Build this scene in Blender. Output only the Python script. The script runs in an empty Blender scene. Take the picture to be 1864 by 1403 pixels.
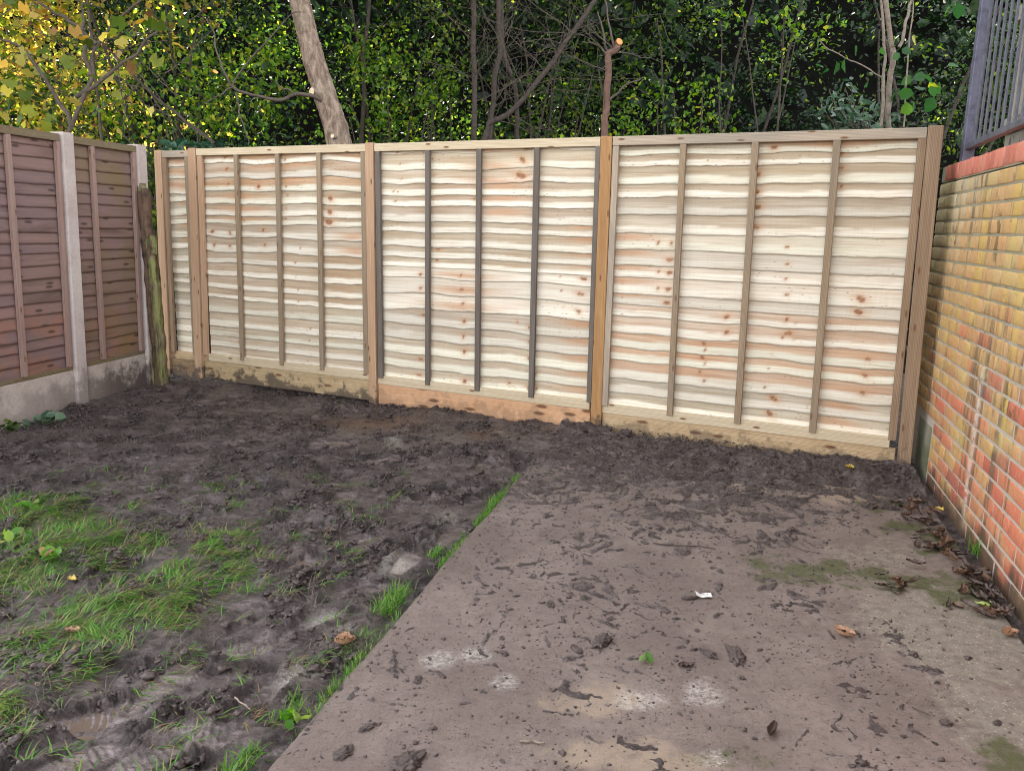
import bpy, bmesh, math, random
import numpy as np
from mathutils import Vector, noise as mnoise
random.seed(7); rng = np.random.default_rng(7)
C = bpy.context.scene
COL = C.collection
R = math.radians

# ------------------------------------------------------------------ camera
CAM_H, FPX, W0, H0 = 1.40, 1450.0, 1864.0, 1403.0
PITCH, ROLL = math.atan(287.5/1450.0), math.atan(0.022)
FW = np.array([0, math.cos(PITCH), -math.sin(PITCH)])
_u0 = np.array([0, math.sin(PITCH), math.cos(PITCH)]); _r0 = np.array([1.0, 0, 0])
RT = math.cos(ROLL)*_r0+math.sin(ROLL)*_u0
UP = math.cos(ROLL)*_u0-math.sin(ROLL)*_r0
CP = np.array([0, 0, CAM_H])
cam = bpy.data.cameras.new('camera'); co = bpy.data.objects.new('camera', cam); COL.objects.link(co)
from mathutils import Matrix
M = Matrix.Identity(4)
for i in range(3):
    M[i][0] = RT[i]; M[i][1] = UP[i]; M[i][2] = -FW[i]; M[i][3] = CP[i]
co.matrix_world = M
cam.sensor_width = 36; cam.sensor_fit = 'HORIZONTAL'; cam.lens = 36*FPX/W0
cam.clip_start = 0.05; cam.clip_end = 2000
C.camera = co

# ------------------------------------------------------------------ sky, sun, exposure
SUN_EL, SUN_AZ = R(38), R(35)          # behind the wood, to the left of straight ahead
SDIR = Vector((-math.sin(SUN_AZ)*math.cos(SUN_EL), math.cos(SUN_AZ)*math.cos(SUN_EL), math.sin(SUN_EL)))
wd = bpy.data.worlds.new('World'); C.world = wd; wd.use_nodes = True
nt = wd.node_tree; bg = nt.nodes['Background']
sky = nt.nodes.new('ShaderNodeTexSky'); sky.sky_type = 'NISHITA'; sky.sun_disc = False
sky.sun_elevation = SUN_EL; sky.sun_rotation = -SUN_AZ; sky.dust_density = 2.0; sky.air_density = 1.0; sky.ozone_density = 1.0
bw = nt.nodes.new('ShaderNodeRGBToBW'); tint = nt.nodes.new('ShaderNodeMix'); tint.data_type = 'RGBA'
warm = nt.nodes.new('ShaderNodeMix'); warm.data_type = 'RGBA'; warm.blend_type = 'MULTIPLY'
nt.links.new(sky.outputs[0], bw.inputs[0])
tint.inputs[0].default_value = 0.80                      # thin bright cloud: mostly grey-white sky
nt.links.new(sky.outputs[0], tint.inputs[6]); nt.links.new(bw.outputs[0], tint.inputs[7])
warm.inputs[0].default_value = 1; warm.inputs[7].default_value = (1.0, 0.97, 0.93, 1)
nt.links.new(tint.outputs[2], warm.inputs[6]); nt.links.new(warm.outputs[2], bg.inputs[0])
bg.inputs[1].default_value = 0.15
sl = bpy.data.lights.new('sun', 'SUN'); sl.energy = 4.0; sl.angle = R(0.6); sl.color = (1, 0.93, 0.82)
so = bpy.data.objects.new('sun', sl); COL.objects.link(so); so.rotation_euler = SDIR.to_track_quat('Z', 'Y').to_euler()
C.cycles.use_denoising = True; C.cycles.denoising_prefilter = 'ACCURATE'; C.cycles.filter_width = 1.0
C.view_settings.view_transform = 'Standard'; C.view_settings.look = 'None'
C.view_settings.exposure = 3.25; C.view_settings.gamma = 1

# ------------------------------------------------------------------ measuring helpers
def ray(px, py): return FW+RT*((px-W0/2)/FPX)-UP*((py-H0/2)/FPX)
def gz(px, py, z=0.0):
    d = ray(px, py); return CP+d*((z-CAM_H)/d[2])
def at(px, py, Y):
    d = ray(px, py); return CP+d*(Y/d[1])
def pxof(x, y, z=0.0):
    v = [x-CP[0], y-CP[1], z-CP[2]]
    d = v[0]*FW[0]+v[1]*FW[1]+v[2]*FW[2]
    return W0/2+FPX*(v[0]*RT[0]+v[1]*RT[1]+v[2]*RT[2])/d, H0/2-FPX*(v[0]*UP[0]+v[1]*UP[1]+v[2]*UP[2])/d

def hsh(ix, iy, s):
    h = (ix*374761393+iy*668265263+s*2147483647*3+s*97531) & 0xffffffff
    h = ((h ^ (h >> 13))*1274126177) & 0xffffffff
    h = ((h ^ (h >> 16))*2246822519) & 0xffffffff
    return (h ^ (h >> 15)) & 0xffffffff
def pn(x, y, s=0):
    x = np.asarray(x, float); y = np.asarray(y, float)
    x, y = np.broadcast_arrays(x, y)
    xi = np.floor(x).astype(np.int64); yi = np.floor(y).astype(np.int64); xf = x-xi; yf = y-yi
    u = xf**3*(xf*(xf*6-15)+10); v = yf**3*(yf*(yf*6-15)+10)
    def g(dx, dy):
        a = hsh(xi+dx, yi+dy, s)*(2*math.pi/4294967296.0)
        return np.cos(a)*(xf-dx)+np.sin(a)*(yf-dy)
    return 1.5*((g(0, 0)*(1-u)+g(1, 0)*u)*(1-v)+(g(0, 1)*(1-u)+g(1, 1)*u)*v)
def fbm(x, y, s=0, o=4, l=2.03, p=0.5):
    r = 0; a = 1.0
    for i in range(o):
        r = r+a*pn(x, y, s+i*17); x = x*l+3.7; y = y*l+1.3; a *= p
    return r
def sst(a, b, x):
    t = np.clip((x-a)/(b-a), 0, 1); return t*t*(3-2*t)

# ------------------------------------------------------------------ object helpers
def tag(o, label=None, cat=None, group=None, kind=None):
    if label: o['label'] = label
    if cat: o['category'] = cat
    if group: o['group'] = group
    if kind: o['kind'] = kind
    return o
def link(o, parent=None):
    COL.objects.link(o)
    if parent is not None: o.parent = parent
    return o
def empty(name, loc=(0, 0, 0)):
    o = bpy.data.objects.new(name, None); o.empty_display_size = 0.1; COL.objects.link(o); o.location = loc; return o
def npmesh(name, V, F, m, parent=None, smooth=True, attrs=None, uv=None, cols=None, loc=None):
    """F: (n,k) int array or list of such arrays"""
    Fs = F if isinstance(F, list) else [F]
    V = np.asarray(V, np.float32).reshape(-1, 3)
    if loc is not None: V = V-np.asarray(loc, np.float32)
    me = bpy.data.meshes.new(name)
    me.vertices.add(len(V)); me.vertices.foreach_set('co', V.ravel())
    loops = np.concatenate([f.ravel() for f in Fs]).astype(np.int32)
    tot = np.concatenate([np.full(len(f), f.shape[1], np.int32) for f in Fs])
    st = np.concatenate([[0], np.cumsum(tot)[:-1]]).astype(np.int32)
    me.loops.add(len(loops)); me.loops.foreach_set('vertex_index', loops)
    me.polygons.add(len(tot)); me.polygons.foreach_set('loop_start', st); me.polygons.foreach_set('loop_total', tot)
    me.update(calc_edges=True)
    if smooth: me.polygons.foreach_set('use_smooth', np.ones(len(tot), bool))
    for k, a in (attrs or {}).items():
        me.attributes.new(k, 'FLOAT', 'POINT').data.foreach_set('value', np.asarray(a, np.float32).ravel())
    for k, a in (cols or {}).items():
        a = np.asarray(a, np.float32).reshape(-1, 3); a = np.concatenate([a, np.ones((len(a), 1), np.float32)], 1)
        me.attributes.new(k, 'FLOAT_COLOR', 'POINT').data.foreach_set('color', a.ravel())
    if uv is not None:
        me.uv_layers.new(name='UVMap').data.foreach_set('uv', np.asarray(uv, np.float32)[loops].ravel())
    if m is not None: me.materials.append(m)
    o = bpy.data.objects.new(name, me)
    if loc is not None and parent is None: o.location = loc
    return link(o, parent)
def gridfaces(nu, nv, off=0):
    i = np.arange(nu-1)[:, None]*nv+np.arange(nv-1)[None, :]
    i = i.ravel()+off
    return np.stack([i, i+nv, i+nv+1, i+1], 1)

class Boxes:
    """collects boards; each gets a lengthwise UV in metres"""
    def __init__(s): s.v = []; s.f = []; s.uv = []
    def box(s, o, ax, ay, az, jit=0.0):
        """o: corner; ax, ay, az: edge vectors (right-handed)"""
        o = np.asarray(o, float); A = [np.asarray(a, float) for a in (ax, ay, az)]
        L = [np.linalg.norm(a) for a in A]; k = int(np.argmax(L)); uo = random.uniform(0, 50); vo = random.uniform(0, 50)
        for d in range(3):
            p, q = (d+1) % 3, (d+2) % 3
            for sgn in (0, 1):
                b = o+A[d]*sgn
                cs = [(0, 0), (1, 0), (1, 1), (0, 1)] if sgn else [(0, 0), (0, 1), (1, 1), (1, 0)]
                n = len(s.v)
                for (i, j) in cs:
                    s.v.append(b+A[p]*i+A[q]*j)
                    if p == k: u, v = i*L[p], j*L[q]
                    elif q == k: u, v = j*L[q], i*L[p]
                    else: u, v = i*L[p]*0.1, j*L[q]
                    s.uv.append((u+uo, v+vo+d*0.31+sgn*0.77))
                s.f.append((n, n+1, n+2, n+3))
        return s
    def build(s, name, m, parent=None, bevel=0.003, loc=None):
        V = np.array(s.v); F = np.array(s.f)
        key = np.round(V, 5); _, idx, inv = np.unique(key, axis=0, return_index=True, return_inverse=True)
        inv = inv.ravel()
        me = bpy.data.meshes.new(name)
        VV = V[idx]
        if loc is not None: VV = VV-np.asarray(loc)
        me.from_pydata([tuple(a) for a in VV], [], [tuple(int(inv[i]) for i in f) for f in F])
        uv = me.uv_layers.new(name='UVMap')
        U = np.array(s.uv, np.float32)
        uv.data.foreach_set('uv', U[F.ravel()].ravel())
        me.materials.append(m)
        o = bpy.data.objects.new(name, me)
        if loc is not None: o.location = loc
        link(o, parent)
        if bevel:
            b = o.modifiers.new('bevel', 'BEVEL'); b.width = bevel; b.segments = 2; b.limit_method = 'ANGLE'
        return o

class Tubes:
    def __init__(s): s.V = []; s.F = []; s.UV = []; s.n = 0
    def tube(s, P, r, seg=7, rough=0.0, cap=True):
        P = np.asarray(P, float); n = len(P); r = np.broadcast_to(np.asarray(r, float), (n,))
        T = np.gradient(P, axis=0); T /= np.linalg.norm(T, axis=1)[:, None]+1e-9
        ref = np.array([0.31, 0.9, 0.13]) if abs(T[0][1]) < 0.9 else np.array([1.0, 0, 0])
        a = np.cross(T, ref); a /= np.linalg.norm(a, axis=1)[:, None]+1e-9; b = np.cross(T, a)
        th = np.arange(seg)*2*math.pi/seg
        rr = r[:, None]*np.ones(seg)
        if rough:
            L = np.concatenate([[0], np.cumsum(np.linalg.norm(np.diff(P, axis=0), axis=1))])
            q = random.uniform(0, 90)
            rr = rr*(1+rough*fbm(L[:, None]*9+q, np.cos(th)[None, :]*1.6+np.sin(th)[None, :]*2.3+q, 5, 3))
        V = P[:, None, :]+rr[..., None]*(np.cos(th)[None, :, None]*a[:, None, :]+np.sin(th)[None, :, None]*b[:, None, :])
        i = np.arange(n-1)[:, None]*seg+np.arange(seg)[None, :]; j = np.arange(n-1)[:, None]*seg+(np.arange(seg)[None, :]+1) % seg
        F = np.stack([i, j, j+seg, i+seg], -1).reshape(-1, 4)+s.n
        s.V.append(V.reshape(-1, 3)); s.F.append(F); s.n += n*seg
        return s
    def build(s, name, m, parent=None, loc=None):
        return npmesh(name, np.concatenate(s.V), np.concatenate(s.F), m, parent, loc=loc)
def smooth_line(P, n, wob=0.0, seed=0):
    P = np.asarray(P, float); t = np.linspace(0, len(P)-1, n); k = np.clip(t.astype(int), 0, len(P)-2); f = t-k
    p0 = P[np.clip(k-1, 0, len(P)-1)]; p1 = P[k]; p2 = P[k+1]; p3 = P[np.clip(k+2, 0, len(P)-1)]; f = f[:, None]
    Q = 0.5*(2*p1+(p2-p0)*f+(2*p0-5*p1+4*p2-p3)*f*f+(3*p1-p0-3*p2+p3)*f**3)
    if wob:
        for a in range(3): Q[:, a] += wob*fbm(np.arange(n)*0.22+seed*3.1, a*7.7+seed, 3, 3)
    return Q

# ------------------------------------------------------------------ node helpers
class NT:
    def __init__(s, name):
        s.m = bpy.data.materials.new(name); s.m.use_nodes = True; s.t = s.m.node_tree
        s.b = s.t.nodes['Principled BSDF']; s.out = s.t.nodes['Material Output']
    def n(s, typ, **kw):
        nd = s.t.nodes.new('ShaderNode'+typ)
        for k, v in kw.items(): setattr(nd, k, v)
        return nd
    def l(s, a, b): s.t.links.new(a, b)
    def put(s, sock, v):
        if isinstance(v, bpy.types.NodeSocket): s.l(v, sock)
        elif v is not None:
            if isinstance(v, tuple) and len(v) == 3 and sock.type == 'RGBA': v = v+(1,)
            sock.default_value = v
    def math(s, op, a, b=None, c=None, clamp=False):
        nd = s.n('Math', operation=op); nd.use_clamp = clamp
        s.put(nd.inputs[0], a); s.put(nd.inputs[1], b); s.put(nd.inputs[2], c); return nd.outputs[0]
    def mix(s, f, a, b, blend='MIX'):
        nd = s.n('Mix', data_type='RGBA', blend_type=blend)
        s.put(nd.inputs[0], f); s.put(nd.inputs[6], a); s.put(nd.inputs[7], b); return nd.outputs[2]
    def ramp(s, f, lo, hi, a=0.0, b=1.0):
        nd = s.n('MapRange', interpolation_type='SMOOTHSTEP'); s.put(nd.inputs[0], f)
        nd.inputs[1].default_value = lo; nd.inputs[2].default_value = hi; nd.inputs[3].default_value = a; nd.inputs[4].default_value = b
        return nd.outputs[0]
    def cramp(s, f, stops):
        nd = s.n('ValToRGB'); s.put(nd.inputs[0], f); e = nd.color_ramp.elements
        while len(e) < len(stops): e.new(0.5)
        for q, (p, c) in zip(e, stops): q.position = p; q.color = tuple(c)+(1,)
        return nd.outputs[0]
    def noise(s, vec, scale, detail=4, rough=0.55, dist=0.0):
        nd = s.n('TexNoise'); s.put(nd.inputs['Vector'], vec); nd.inputs['Scale'].default_value = scale
        nd.inputs['Detail'].default_value = detail; nd.inputs['Roughness'].default_value = rough; nd.inputs['Distortion'].default_value = dist
        return nd.outputs[0]
    def voro(s, vec, scale, feature='F1', out=0, dims='3D'):
        nd = s.n('TexVoronoi', feature=feature, voronoi_dimensions=dims); s.put(nd.inputs['Vector'], vec); nd.inputs['Scale'].default_value = scale
        return nd.outputs[out]
    def mapv(s, vec, scale=(1, 1, 1), loc=(0, 0, 0), rot=(0, 0, 0)):
        nd = s.n('Mapping'); s.put(nd.inputs[0], vec); nd.inputs[1].default_value = loc; nd.inputs[2].default_value = rot; nd.inputs[3].default_value = scale
        return nd.outputs[0]
    def pos(s): return s.n('NewGeometry').outputs['Position']
    def island(s): return s.n('NewGeometry').outputs['Random Per Island']
    def uv(s): return s.n('UVMap').outputs[0]
    def attr(s, name, col=False):
        nd = s.n('Attribute', attribute_name=name); return nd.outputs['Color' if col else 'Fac']
    def sep(s, vec):
        nd = s.n('SeparateXYZ'); s.put(nd.inputs[0], vec); return nd.outputs
    def bump(s, h, strength=0.3, dist=0.01, nrm=None):
        nd = s.n('Bump'); s.put(nd.inputs['Height'], h); nd.inputs['Strength'].default_value = strength; nd.inputs['Distance'].default_value = dist
        if nrm is not None: s.l(nrm, nd.inputs['Normal'])
        return nd.outputs[0]
    def set(s, color=None, rough=None, normal=None, spec=None, **kw):
        s.put(s.b.inputs['Base Color'], color); s.put(s.b.inputs['Roughness'], rough)
        if normal is not None: s.l(normal, s.b.inputs['Normal'])
        s.put(s.b.inputs['Specular IOR Level'], spec)
        for k, v in kw.items(): s.put(s.b.inputs[k], v)
        return s.m

def m_timber(name, a, b, knot=(0.16, 0.075, 0.035), rough=0.75, knots=0.055, dirt=0.0, grey=0.0):
    t = NT(name); uv = t.uv()
    g = t.noise(t.mapv(uv, (3.0, 75, 1)), 1, 5, 0.6, 0.3); w = t.noise(t.mapv(uv, (1.1, 14, 1)), 1, 3, 0.5, 1.2); big = t.noise(t.mapv(uv, (1.7, 4, 1)), 1, 2)
    ring = t.n('TexWave', wave_type='BANDS', bands_direction='Y'); t.l(t.mapv(uv, (0.35, 13, 1)), ring.inputs[0])
    ring.inputs['Scale'].default_value = 3; ring.inputs['Distortion'].default_value = 5; ring.inputs['Detail'].default_value = 3; ring.inputs['Detail Scale'].default_value = 0.7
    f = t.math('ADD', t.math('MULTIPLY', g, 0.75), t.math('MULTIPLY', ring.outputs[1], 0.25))
    c = t.mix(t.ramp(f, 0.25, 0.85), b, a)
    c = t.mix(t.ramp(w, 0.4, 0.75, 0, 0.55), c, b)
    kd = t.voro(t.mapv(uv, (2.6, 9, 1)), 1, 'F1', 0, '2D')
    km = t.ramp(kd, knots*0.6, knots*1.5, 1, 0)
    c = t.mix(km, c, knot)
    if grey: c = t.mix(t.ramp(big, 0.35, 0.7, 0, grey), c, (0.20, 0.185, 0.165))
    if dirt:
        z = t.sep(t.pos())[2]; dn = t.noise(t.pos(), 9, 5, 0.65)
        dm = t.ramp(t.math('ADD', t.math('MULTIPLY', z, -2.2), t.math('MULTIPLY', dn, 1.35)), 0.42, 0.62, 0, dirt)
        c = t.mix(dm, c, (0.055, 0.042, 0.036))
    t.set(c, rough, t.bump(f, 0.35, 0.004), 0.3)
    return t.m
M_ = {}
M_['post'] = m_timber('new_post_timber', (0.55, 0.38, 0.25), (0.36, 0.215, 0.125), dirt=0.8)
M_['post_tan'] = m_timber('tan_post_timber', (0.46, 0.27, 0.12), (0.30, 0.155, 0.06), dirt=0.8)
M_['post_side'] = m_timber('weathered_post_timber', (0.36, 0.25, 0.16), (0.20, 0.13, 0.08), dirt=0.7)
M_['rail'] = m_timber('rail_timber', (0.66, 0.56, 0.41), (0.46, 0.36, 0.23))
M_['rail_grey'] = m_timber('grey_rail_timber', (0.50, 0.41, 0.31), (0.33, 0.26, 0.19), grey=0.4)
M_['batten'] = m_timber('batten_timber', (0.38, 0.28, 0.18), (0.22, 0.155, 0.095), grey=0.35)
M_['batten_dark'] = m_timber('dark_batten_timber', (0.20, 0.165, 0.135), (0.085, 0.068, 0.056), grey=0.3)
M_['gravel'] = m_timber('gravel_board_timber', (0.60, 0.46, 0.29), (0.36, 0.24, 0.125), knots=0.09, dirt=0.5)
M_['gravel_or'] = m_timber('orange_gravel_board_timber', (0.66, 0.43, 0.27), (0.47, 0.25, 0.125), knots=0.11, dirt=0.3)
M_['gravel_mid'] = m_timber('muddy_gravel_board_timber', (0.56, 0.44, 0.27), (0.33, 0.23, 0.12), knots=0.09, dirt=0.8)
M_['gravel_dark'] = m_timber('stained_gravel_board_timber', (0.40, 0.28, 0.15), (0.13, 0.08, 0.045), knots=0.09, dirt=0.75)
M_['grey_fence'] = m_timber('silvered_timber', (0.46, 0.43, 0.39), (0.27, 0.25, 0.21), (0.13, 0.12, 0.10), grey=0.5)

def m_board():
    t = NT('waney_board_timber'); uv = t.uv(); c = t.attr('tone', True)
    g = t.noise(t.mapv(uv, (2.2, 85, 1)), 1, 5, 0.62, 0.25); saw = t.noise(t.mapv(uv, (160, 3, 1)), 1, 2, 0.5); w = t.noise(t.mapv(uv, (1.4, 13, 1)), 1, 4, 0.55, 0.8)
    c = t.mix(t.ramp(g, 0.40, 0.70, 0, 0.55), c, (0.66, 0.52, 0.39), 'MULTIPLY')
    c = t.mix(t.ramp(w, 0.55, 0.76, 0, 0.30), c, (0.33, 0.24, 0.165))
    c = t.mix(t.ramp(saw, 0.5, 0.8, 0, 0.22), c, (0.7, 0.62, 0.5), 'MULTIPLY')
    sp = t.voro(t.mapv(uv, (9, 30, 1)), 1, 'F1', 0, '2D')
    c = t.mix(t.math('MULTIPLY', t.ramp(sp, 0.04, 0.10, 0.7, 0), t.ramp(t.noise(t.mapv(uv, (1.3, 2.2, 1)), 1, 2), 0.52, 0.62)), c, (0.22, 0.12, 0.06))
    hgt = t.math('ADD', g, t.math('MULTIPLY', saw, 0.5))
    t.set(c, 0.8, t.bump(hgt, 0.35, 0.004), 0.25); return t.m
M_['board'] = m_board()

def m_brown():
    t = NT('old_brown_board'); uv = t.uv(); p = t.pos()
    g = t.noise(t.mapv(uv, (2.5, 60, 1)), 1, 5, 0.6, 0.3); w = t.noise(t.mapv(uv, (1.5, 9, 1)), 1, 3, 0.5, 0.8); r = t.attr('rnd')
    c = t.mix(r, (0.215, 0.132, 0.122), (0.165, 0.110, 0.115))
    c = t.mix(t.ramp(g, 0.3, 0.8, 0, 0.55), c, (0.27, 0.17, 0.145)); zz = t.sep(p)[2]; c = t.mix(t.math('MULTIPLY', t.ramp(t.noise(p, 5, 4, 0.6), 0.42, 0.62), t.ramp(zz, 0.85, 0.6, 0, 0.6)), c, (0.30, 0.13, 0.08))
    c = t.mix(t.ramp(w, 0.5, 0.75, 0, 0.6), c, (0.075, 0.042, 0.036))
    al = t.noise(p, 1.7, 4, 0.6); y = t.sep(p)[1]
    am = t.math('MULTIPLY', t.ramp(al, 0.40, 0.62), t.ramp(y, 5.9, 6.5, 0.1, 0.62))
    c = t.mix(am, c, (0.17, 0.125, 0.04))
    kd = t.voro(t.mapv(uv, (2.0, 7, 1)), 1, 'F1', 0, '2D')
    c = t.mix(t.ramp(kd, 0.04, 0.10, 0.8, 0), c, (0.04, 0.024, 0.02))
    e = t.attr('edge'); c = t.mix(t.math('MULTIPLY', e, 0.85), c, (0.33, 0.24, 0.19))
    t.set(c, 0.7, t.bump(g, 0.4, 0.004), 0.3); return t.m
M_['brown'] = m_brown()
M_['pinkbatten'] = m_timber('faded_pink_brown_timber', (0.37, 0.255, 0.215), (0.235, 0.145, 0.12), grey=0.15)
M_['mosswood'] = m_timber('mossy_top_rail', (0.22, 0.175, 0.09), (0.13, 0.09, 0.05), grey=0.2)

def m_concrete(name, base, dark, mud=0.0):
    t = NT(name); p = t.pos()
    a = t.noise(p, 3, 5, 0.6); b = t.noise(p, 45, 4, 0.7); v = t.voro(p, 90, 'F1', 0); z = t.sep(p)[2]
    c = t.mix(t.ramp(a, 0.35, 0.7), base, dark); c = t.mix(t.ramp(b, 0.45, 0.8, 0, 0.45), c, tuple(x*0.45 for x in base))
    c = t.mix(t.ramp(v, 0.05, 0.25, 0.5, 0), c, tuple(min(1, x*1.35) for x in base))
    if mud:
        dm = t.ramp(t.math('ADD', t.math('MULTIPLY', z, -1.9), t.math('MULTIPLY', t.noise(p, 6, 5, 0.7), 1.5)), 0.25, 0.62, 0, mud)
        y = t.sep(p)[1]; dm = t.math('MULTIPLY', dm, t.ramp(y, 5.6, 6.7, 0.35, 1))
        c = t.mix(dm, c, (0.062, 0.047, 0.042))
    t.set(c, 0.85, t.bump(b, 0.5, 0.004), 0.3); return t.m
M_['conc_post'] = m_concrete('concrete_post', (0.52, 0.45, 0.42), (0.42, 0.345, 0.32), 0.9)
M_['conc_board'] = m_concrete('concrete_gravel_board', (0.46, 0.39, 0.345), (0.33, 0.265, 0.235), 0.9)
M_['footing'] = m_concrete('mossy_footing', (0.25, 0.235, 0.175), (0.10, 0.12, 0.05), 0.6)

def m_brick():
    t = NT('stained_brick'); p = t.pos(); uv = t.uv(); r = t.attr('rnd'); r2 = t.attr('rnd2')
    s_, z_, _ = t.sep(uv)
    base = t.cramp(r, [(0, (0.42, 0.11, 0.07)), (0.35, (0.50, 0.16, 0.09)), (0.7, (0.50, 0.21, 0.11)), (1, (0.31, 0.10, 0.075))])
    # ochre algae and lime staining: strong high up and towards the fence, thin low down
    vst = t.noise(t.mapv(uv, (3.2, 0.8, 1)), 1, 4, 0.6, 0.3)
    f = t.math('ADD', t.math('MULTIPLY', z_, 0.62), t.math('MULTIPLY', s_, -0.26))
    f = t.math('ADD', f, t.math('MULTIPLY', vst, 1.1)); f = t.math('ADD', f, t.math('MULTIPLY', r2, 0.75))
    och = t.ramp(f, 0.85, 1.25, 0, 0.85)
    yel = t.mix(t.noise(p, 9, 4, 0.6), (0.44, 0.25, 0.09), (0.49, 0.35, 0.165))
    c = t.mix(och, base, yel)
    lime = t.ramp(t.math('ADD', t.math('ADD', t.math('MULTIPLY', z_, 0.55), t.math('MULTIPLY', s_, -0.38)), t.math('MULTIPLY', t.noise(t.mapv(uv, (11, 2.5, 1)), 1, 5, 0.7), 1.1)), 1.10, 1.55, 0, 0.8)
    c = t.mix(lime, c, (0.45, 0.41, 0.29))
    gr = t.ramp(t.noise(t.mapv(uv, (8, 0.8, 1), (3, 1, 0)), 1, 5, 0.65), 0.53, 0.63, 0, 0.8)
    c = t.mix(gr, c, (0.115, 0.09, 0.055)); ye2 = t.ramp(t.noise(t.mapv(uv, (6, 1.0, 1), (8, 3, 0)), 1, 4, 0.6), 0.52, 0.62, 0, 0.7); c = t.mix(t.math('MULTIPLY', ye2, och), c, (0.50, 0.35, 0.085)); blot = t.ramp(t.noise(uv, 13, 6, 0.75), 0.56, 0.66, 0, 0.6); c = t.mix(t.math('MULTIPLY', blot, och), c, (0.10, 0.10, 0.05))
    fine = t.noise(p, 70, 4, 0.7); c = t.mix(t.ramp(fine, 0.5, 0.8, 0, 0.35), c, (0.10, 0.06, 0.04))
    cre = t.noise(t.mapv(p, (60, 60, 20), (0, 0, 0), (0.6, 0.3, 0.4)), 1, 3, 0.6, 1.0)
    c = t.mix(t.ramp(cre, 0.55, 0.75, 0, 0.30), c, (0.62, 0.44, 0.30))
    # white lime run and damp dark foot
    dx = t.math('ABSOLUTE', t.math('SUBTRACT', t.math('ADD', s_, t.math('MULTIPLY', t.noise(t.mapv(uv, (2, 6, 1)), 1, 3), 0.10)), 0.93))
    run = t.math('MULTIPLY', t.ramp(dx, 0.008, 0.05, 1, 0), t.ramp(z_, 0.75, 0.9, 1, 0))
    run = t.math('MULTIPLY', run, t.ramp(t.noise(uv, 20, 4, 0.7), 0.35, 0.55))
    c = t.mix(t.math('MULTIPLY', run, 0.6), c, (0.62, 0.56, 0.50)); dmp = t.ramp(t.noise(t.mapv(uv, (6, 3.2, 1), (7, 2, 0)), 1, 5, 0.7, 0.5), 0.60, 0.68, 0, 0.8); c = t.mix(dmp, c, (0.12, 0.085, 0.035)); pt = t.ramp(t.noise(t.mapv(uv, (2.2, 3.0, 1), (1, 9, 0)), 1, 4, 0.6), 0.52, 0.66, 0, 0.5); c = t.mix(pt, c, (0.47, 0.38, 0.17))
    foot = t.ramp(t.math('ADD', z_, t.math('MULTIPLY', t.noise(t.mapv(uv, (7, 2, 1)), 1, 4, 0.6), -0.5)), -0.22, -0.06, 0.9, 0)
    c = t.mix(foot, c, (0.055, 0.045, 0.030))
    t.set(c, 0.8, t.bump(t.math('ADD', fine, t.math('MULTIPLY', cre, 0.8)), 0.5, 0.005), 0.3); return t.m
M_['brick'] = m_brick()
def m_mortar():
    t = NT('brick_mortar'); uv = t.uv(); s_, z_, _ = t.sep(uv)
    a = t.noise(uv, 14, 5, 0.65)
    c = t.mix(t.ramp(t.math('ADD', z_, t.math('MULTIPLY', a, 0.9)), 1.1, 1.65), (0.40, 0.35, 0.30), (0.27, 0.245, 0.165))
    c = t.mix(t.ramp(a, 0.55, 0.72, 0, 0.7), c, (0.10, 0.09, 0.05))
    t.set(c, 0.9, t.bump(t.noise(uv, 120, 3), 0.5, 0.003), 0.2); return t.m
M_['mortar'] = m_mortar()
def m_coping():
    t = NT('red_coping_brick'); p = t.pos(); r = t.attr('rnd')
    c = t.cramp(r, [(0, (0.46, 0.14, 0.095)), (0.6, (0.54, 0.20, 0.14)), (1, (0.38, 0.11, 0.08))])
    a = t.noise(p, 40, 4, 0.7); c = t.mix(t.ramp(a, 0.5, 0.8, 0, 0.5), c, (0.56, 0.30, 0.23)); b = t.noise(p, 6, 4, 0.6)
    c = t.mix(t.ramp(b, 0.58, 0.75, 0, 0.6), c, (0.10, 0.06, 0.045))
    t.set(c, 0.8, t.bump(a, 0.4, 0.004), 0.3); return t.m
M_['coping'] = m_coping()
def m_plain(name, c, rough=0.5, metal=0.0, spec=0.5, vary=0.25, scale=14):
    t = NT(name); p = t.pos(); a = t.noise(p, scale, 5, 0.65)
    t.set(t.mix(t.ramp(a, 0.4, 0.75, 0, 1), c, tuple(x*(1-vary) for x in c)), rough, t.bump(a, 0.15, 0.003), spec, Metallic=metal); return t.m
M_['iron'] = m_plain('blue_grey_painted_iron', (0.13, 0.135, 0.165), 0.4, 0.0, 0.5, 0.5)
M_['iron_post'] = m_plain('weathered_blue_iron', (0.15, 0.15, 0.21), 0.42, 0.0, 0.5, 0.5, 20)
M_['white'] = m_plain('white_board', (0.72, 0.70, 0.68), 0.6)
M_['soil'] = m_plain('leaf_litter_ground', (0.005, 0.005, 0.004), 0.95, spec=0.05, vary=0.6, scale=5)
M_['bark'] = m_plain('dark_bark', (0.068, 0.050, 0.040), 0.9, vary=0.65, scale=30)
M_['twig'] = m_plain('twig_bark', (0.105, 0.08, 0.062), 0.85, vary=0.5, scale=20)
M_['palebark'] = m_plain('pale_bark', (0.26, 0.205, 0.16), 0.85, vary=0.55, scale=35)
M_['redbark'] = m_plain('reddish_bark', (0.16, 0.085, 0.06), 0.8, vary=0.6, scale=28)
M_['cut'] = m_plain('fresh_cut_wood', (0.70, 0.55, 0.36), 0.7, vary=0.2, scale=60)
M_['cut_or'] = m_plain('orange_cut_wood', (0.68, 0.26, 0.07), 0.7, vary=0.2, scale=60)
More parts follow.
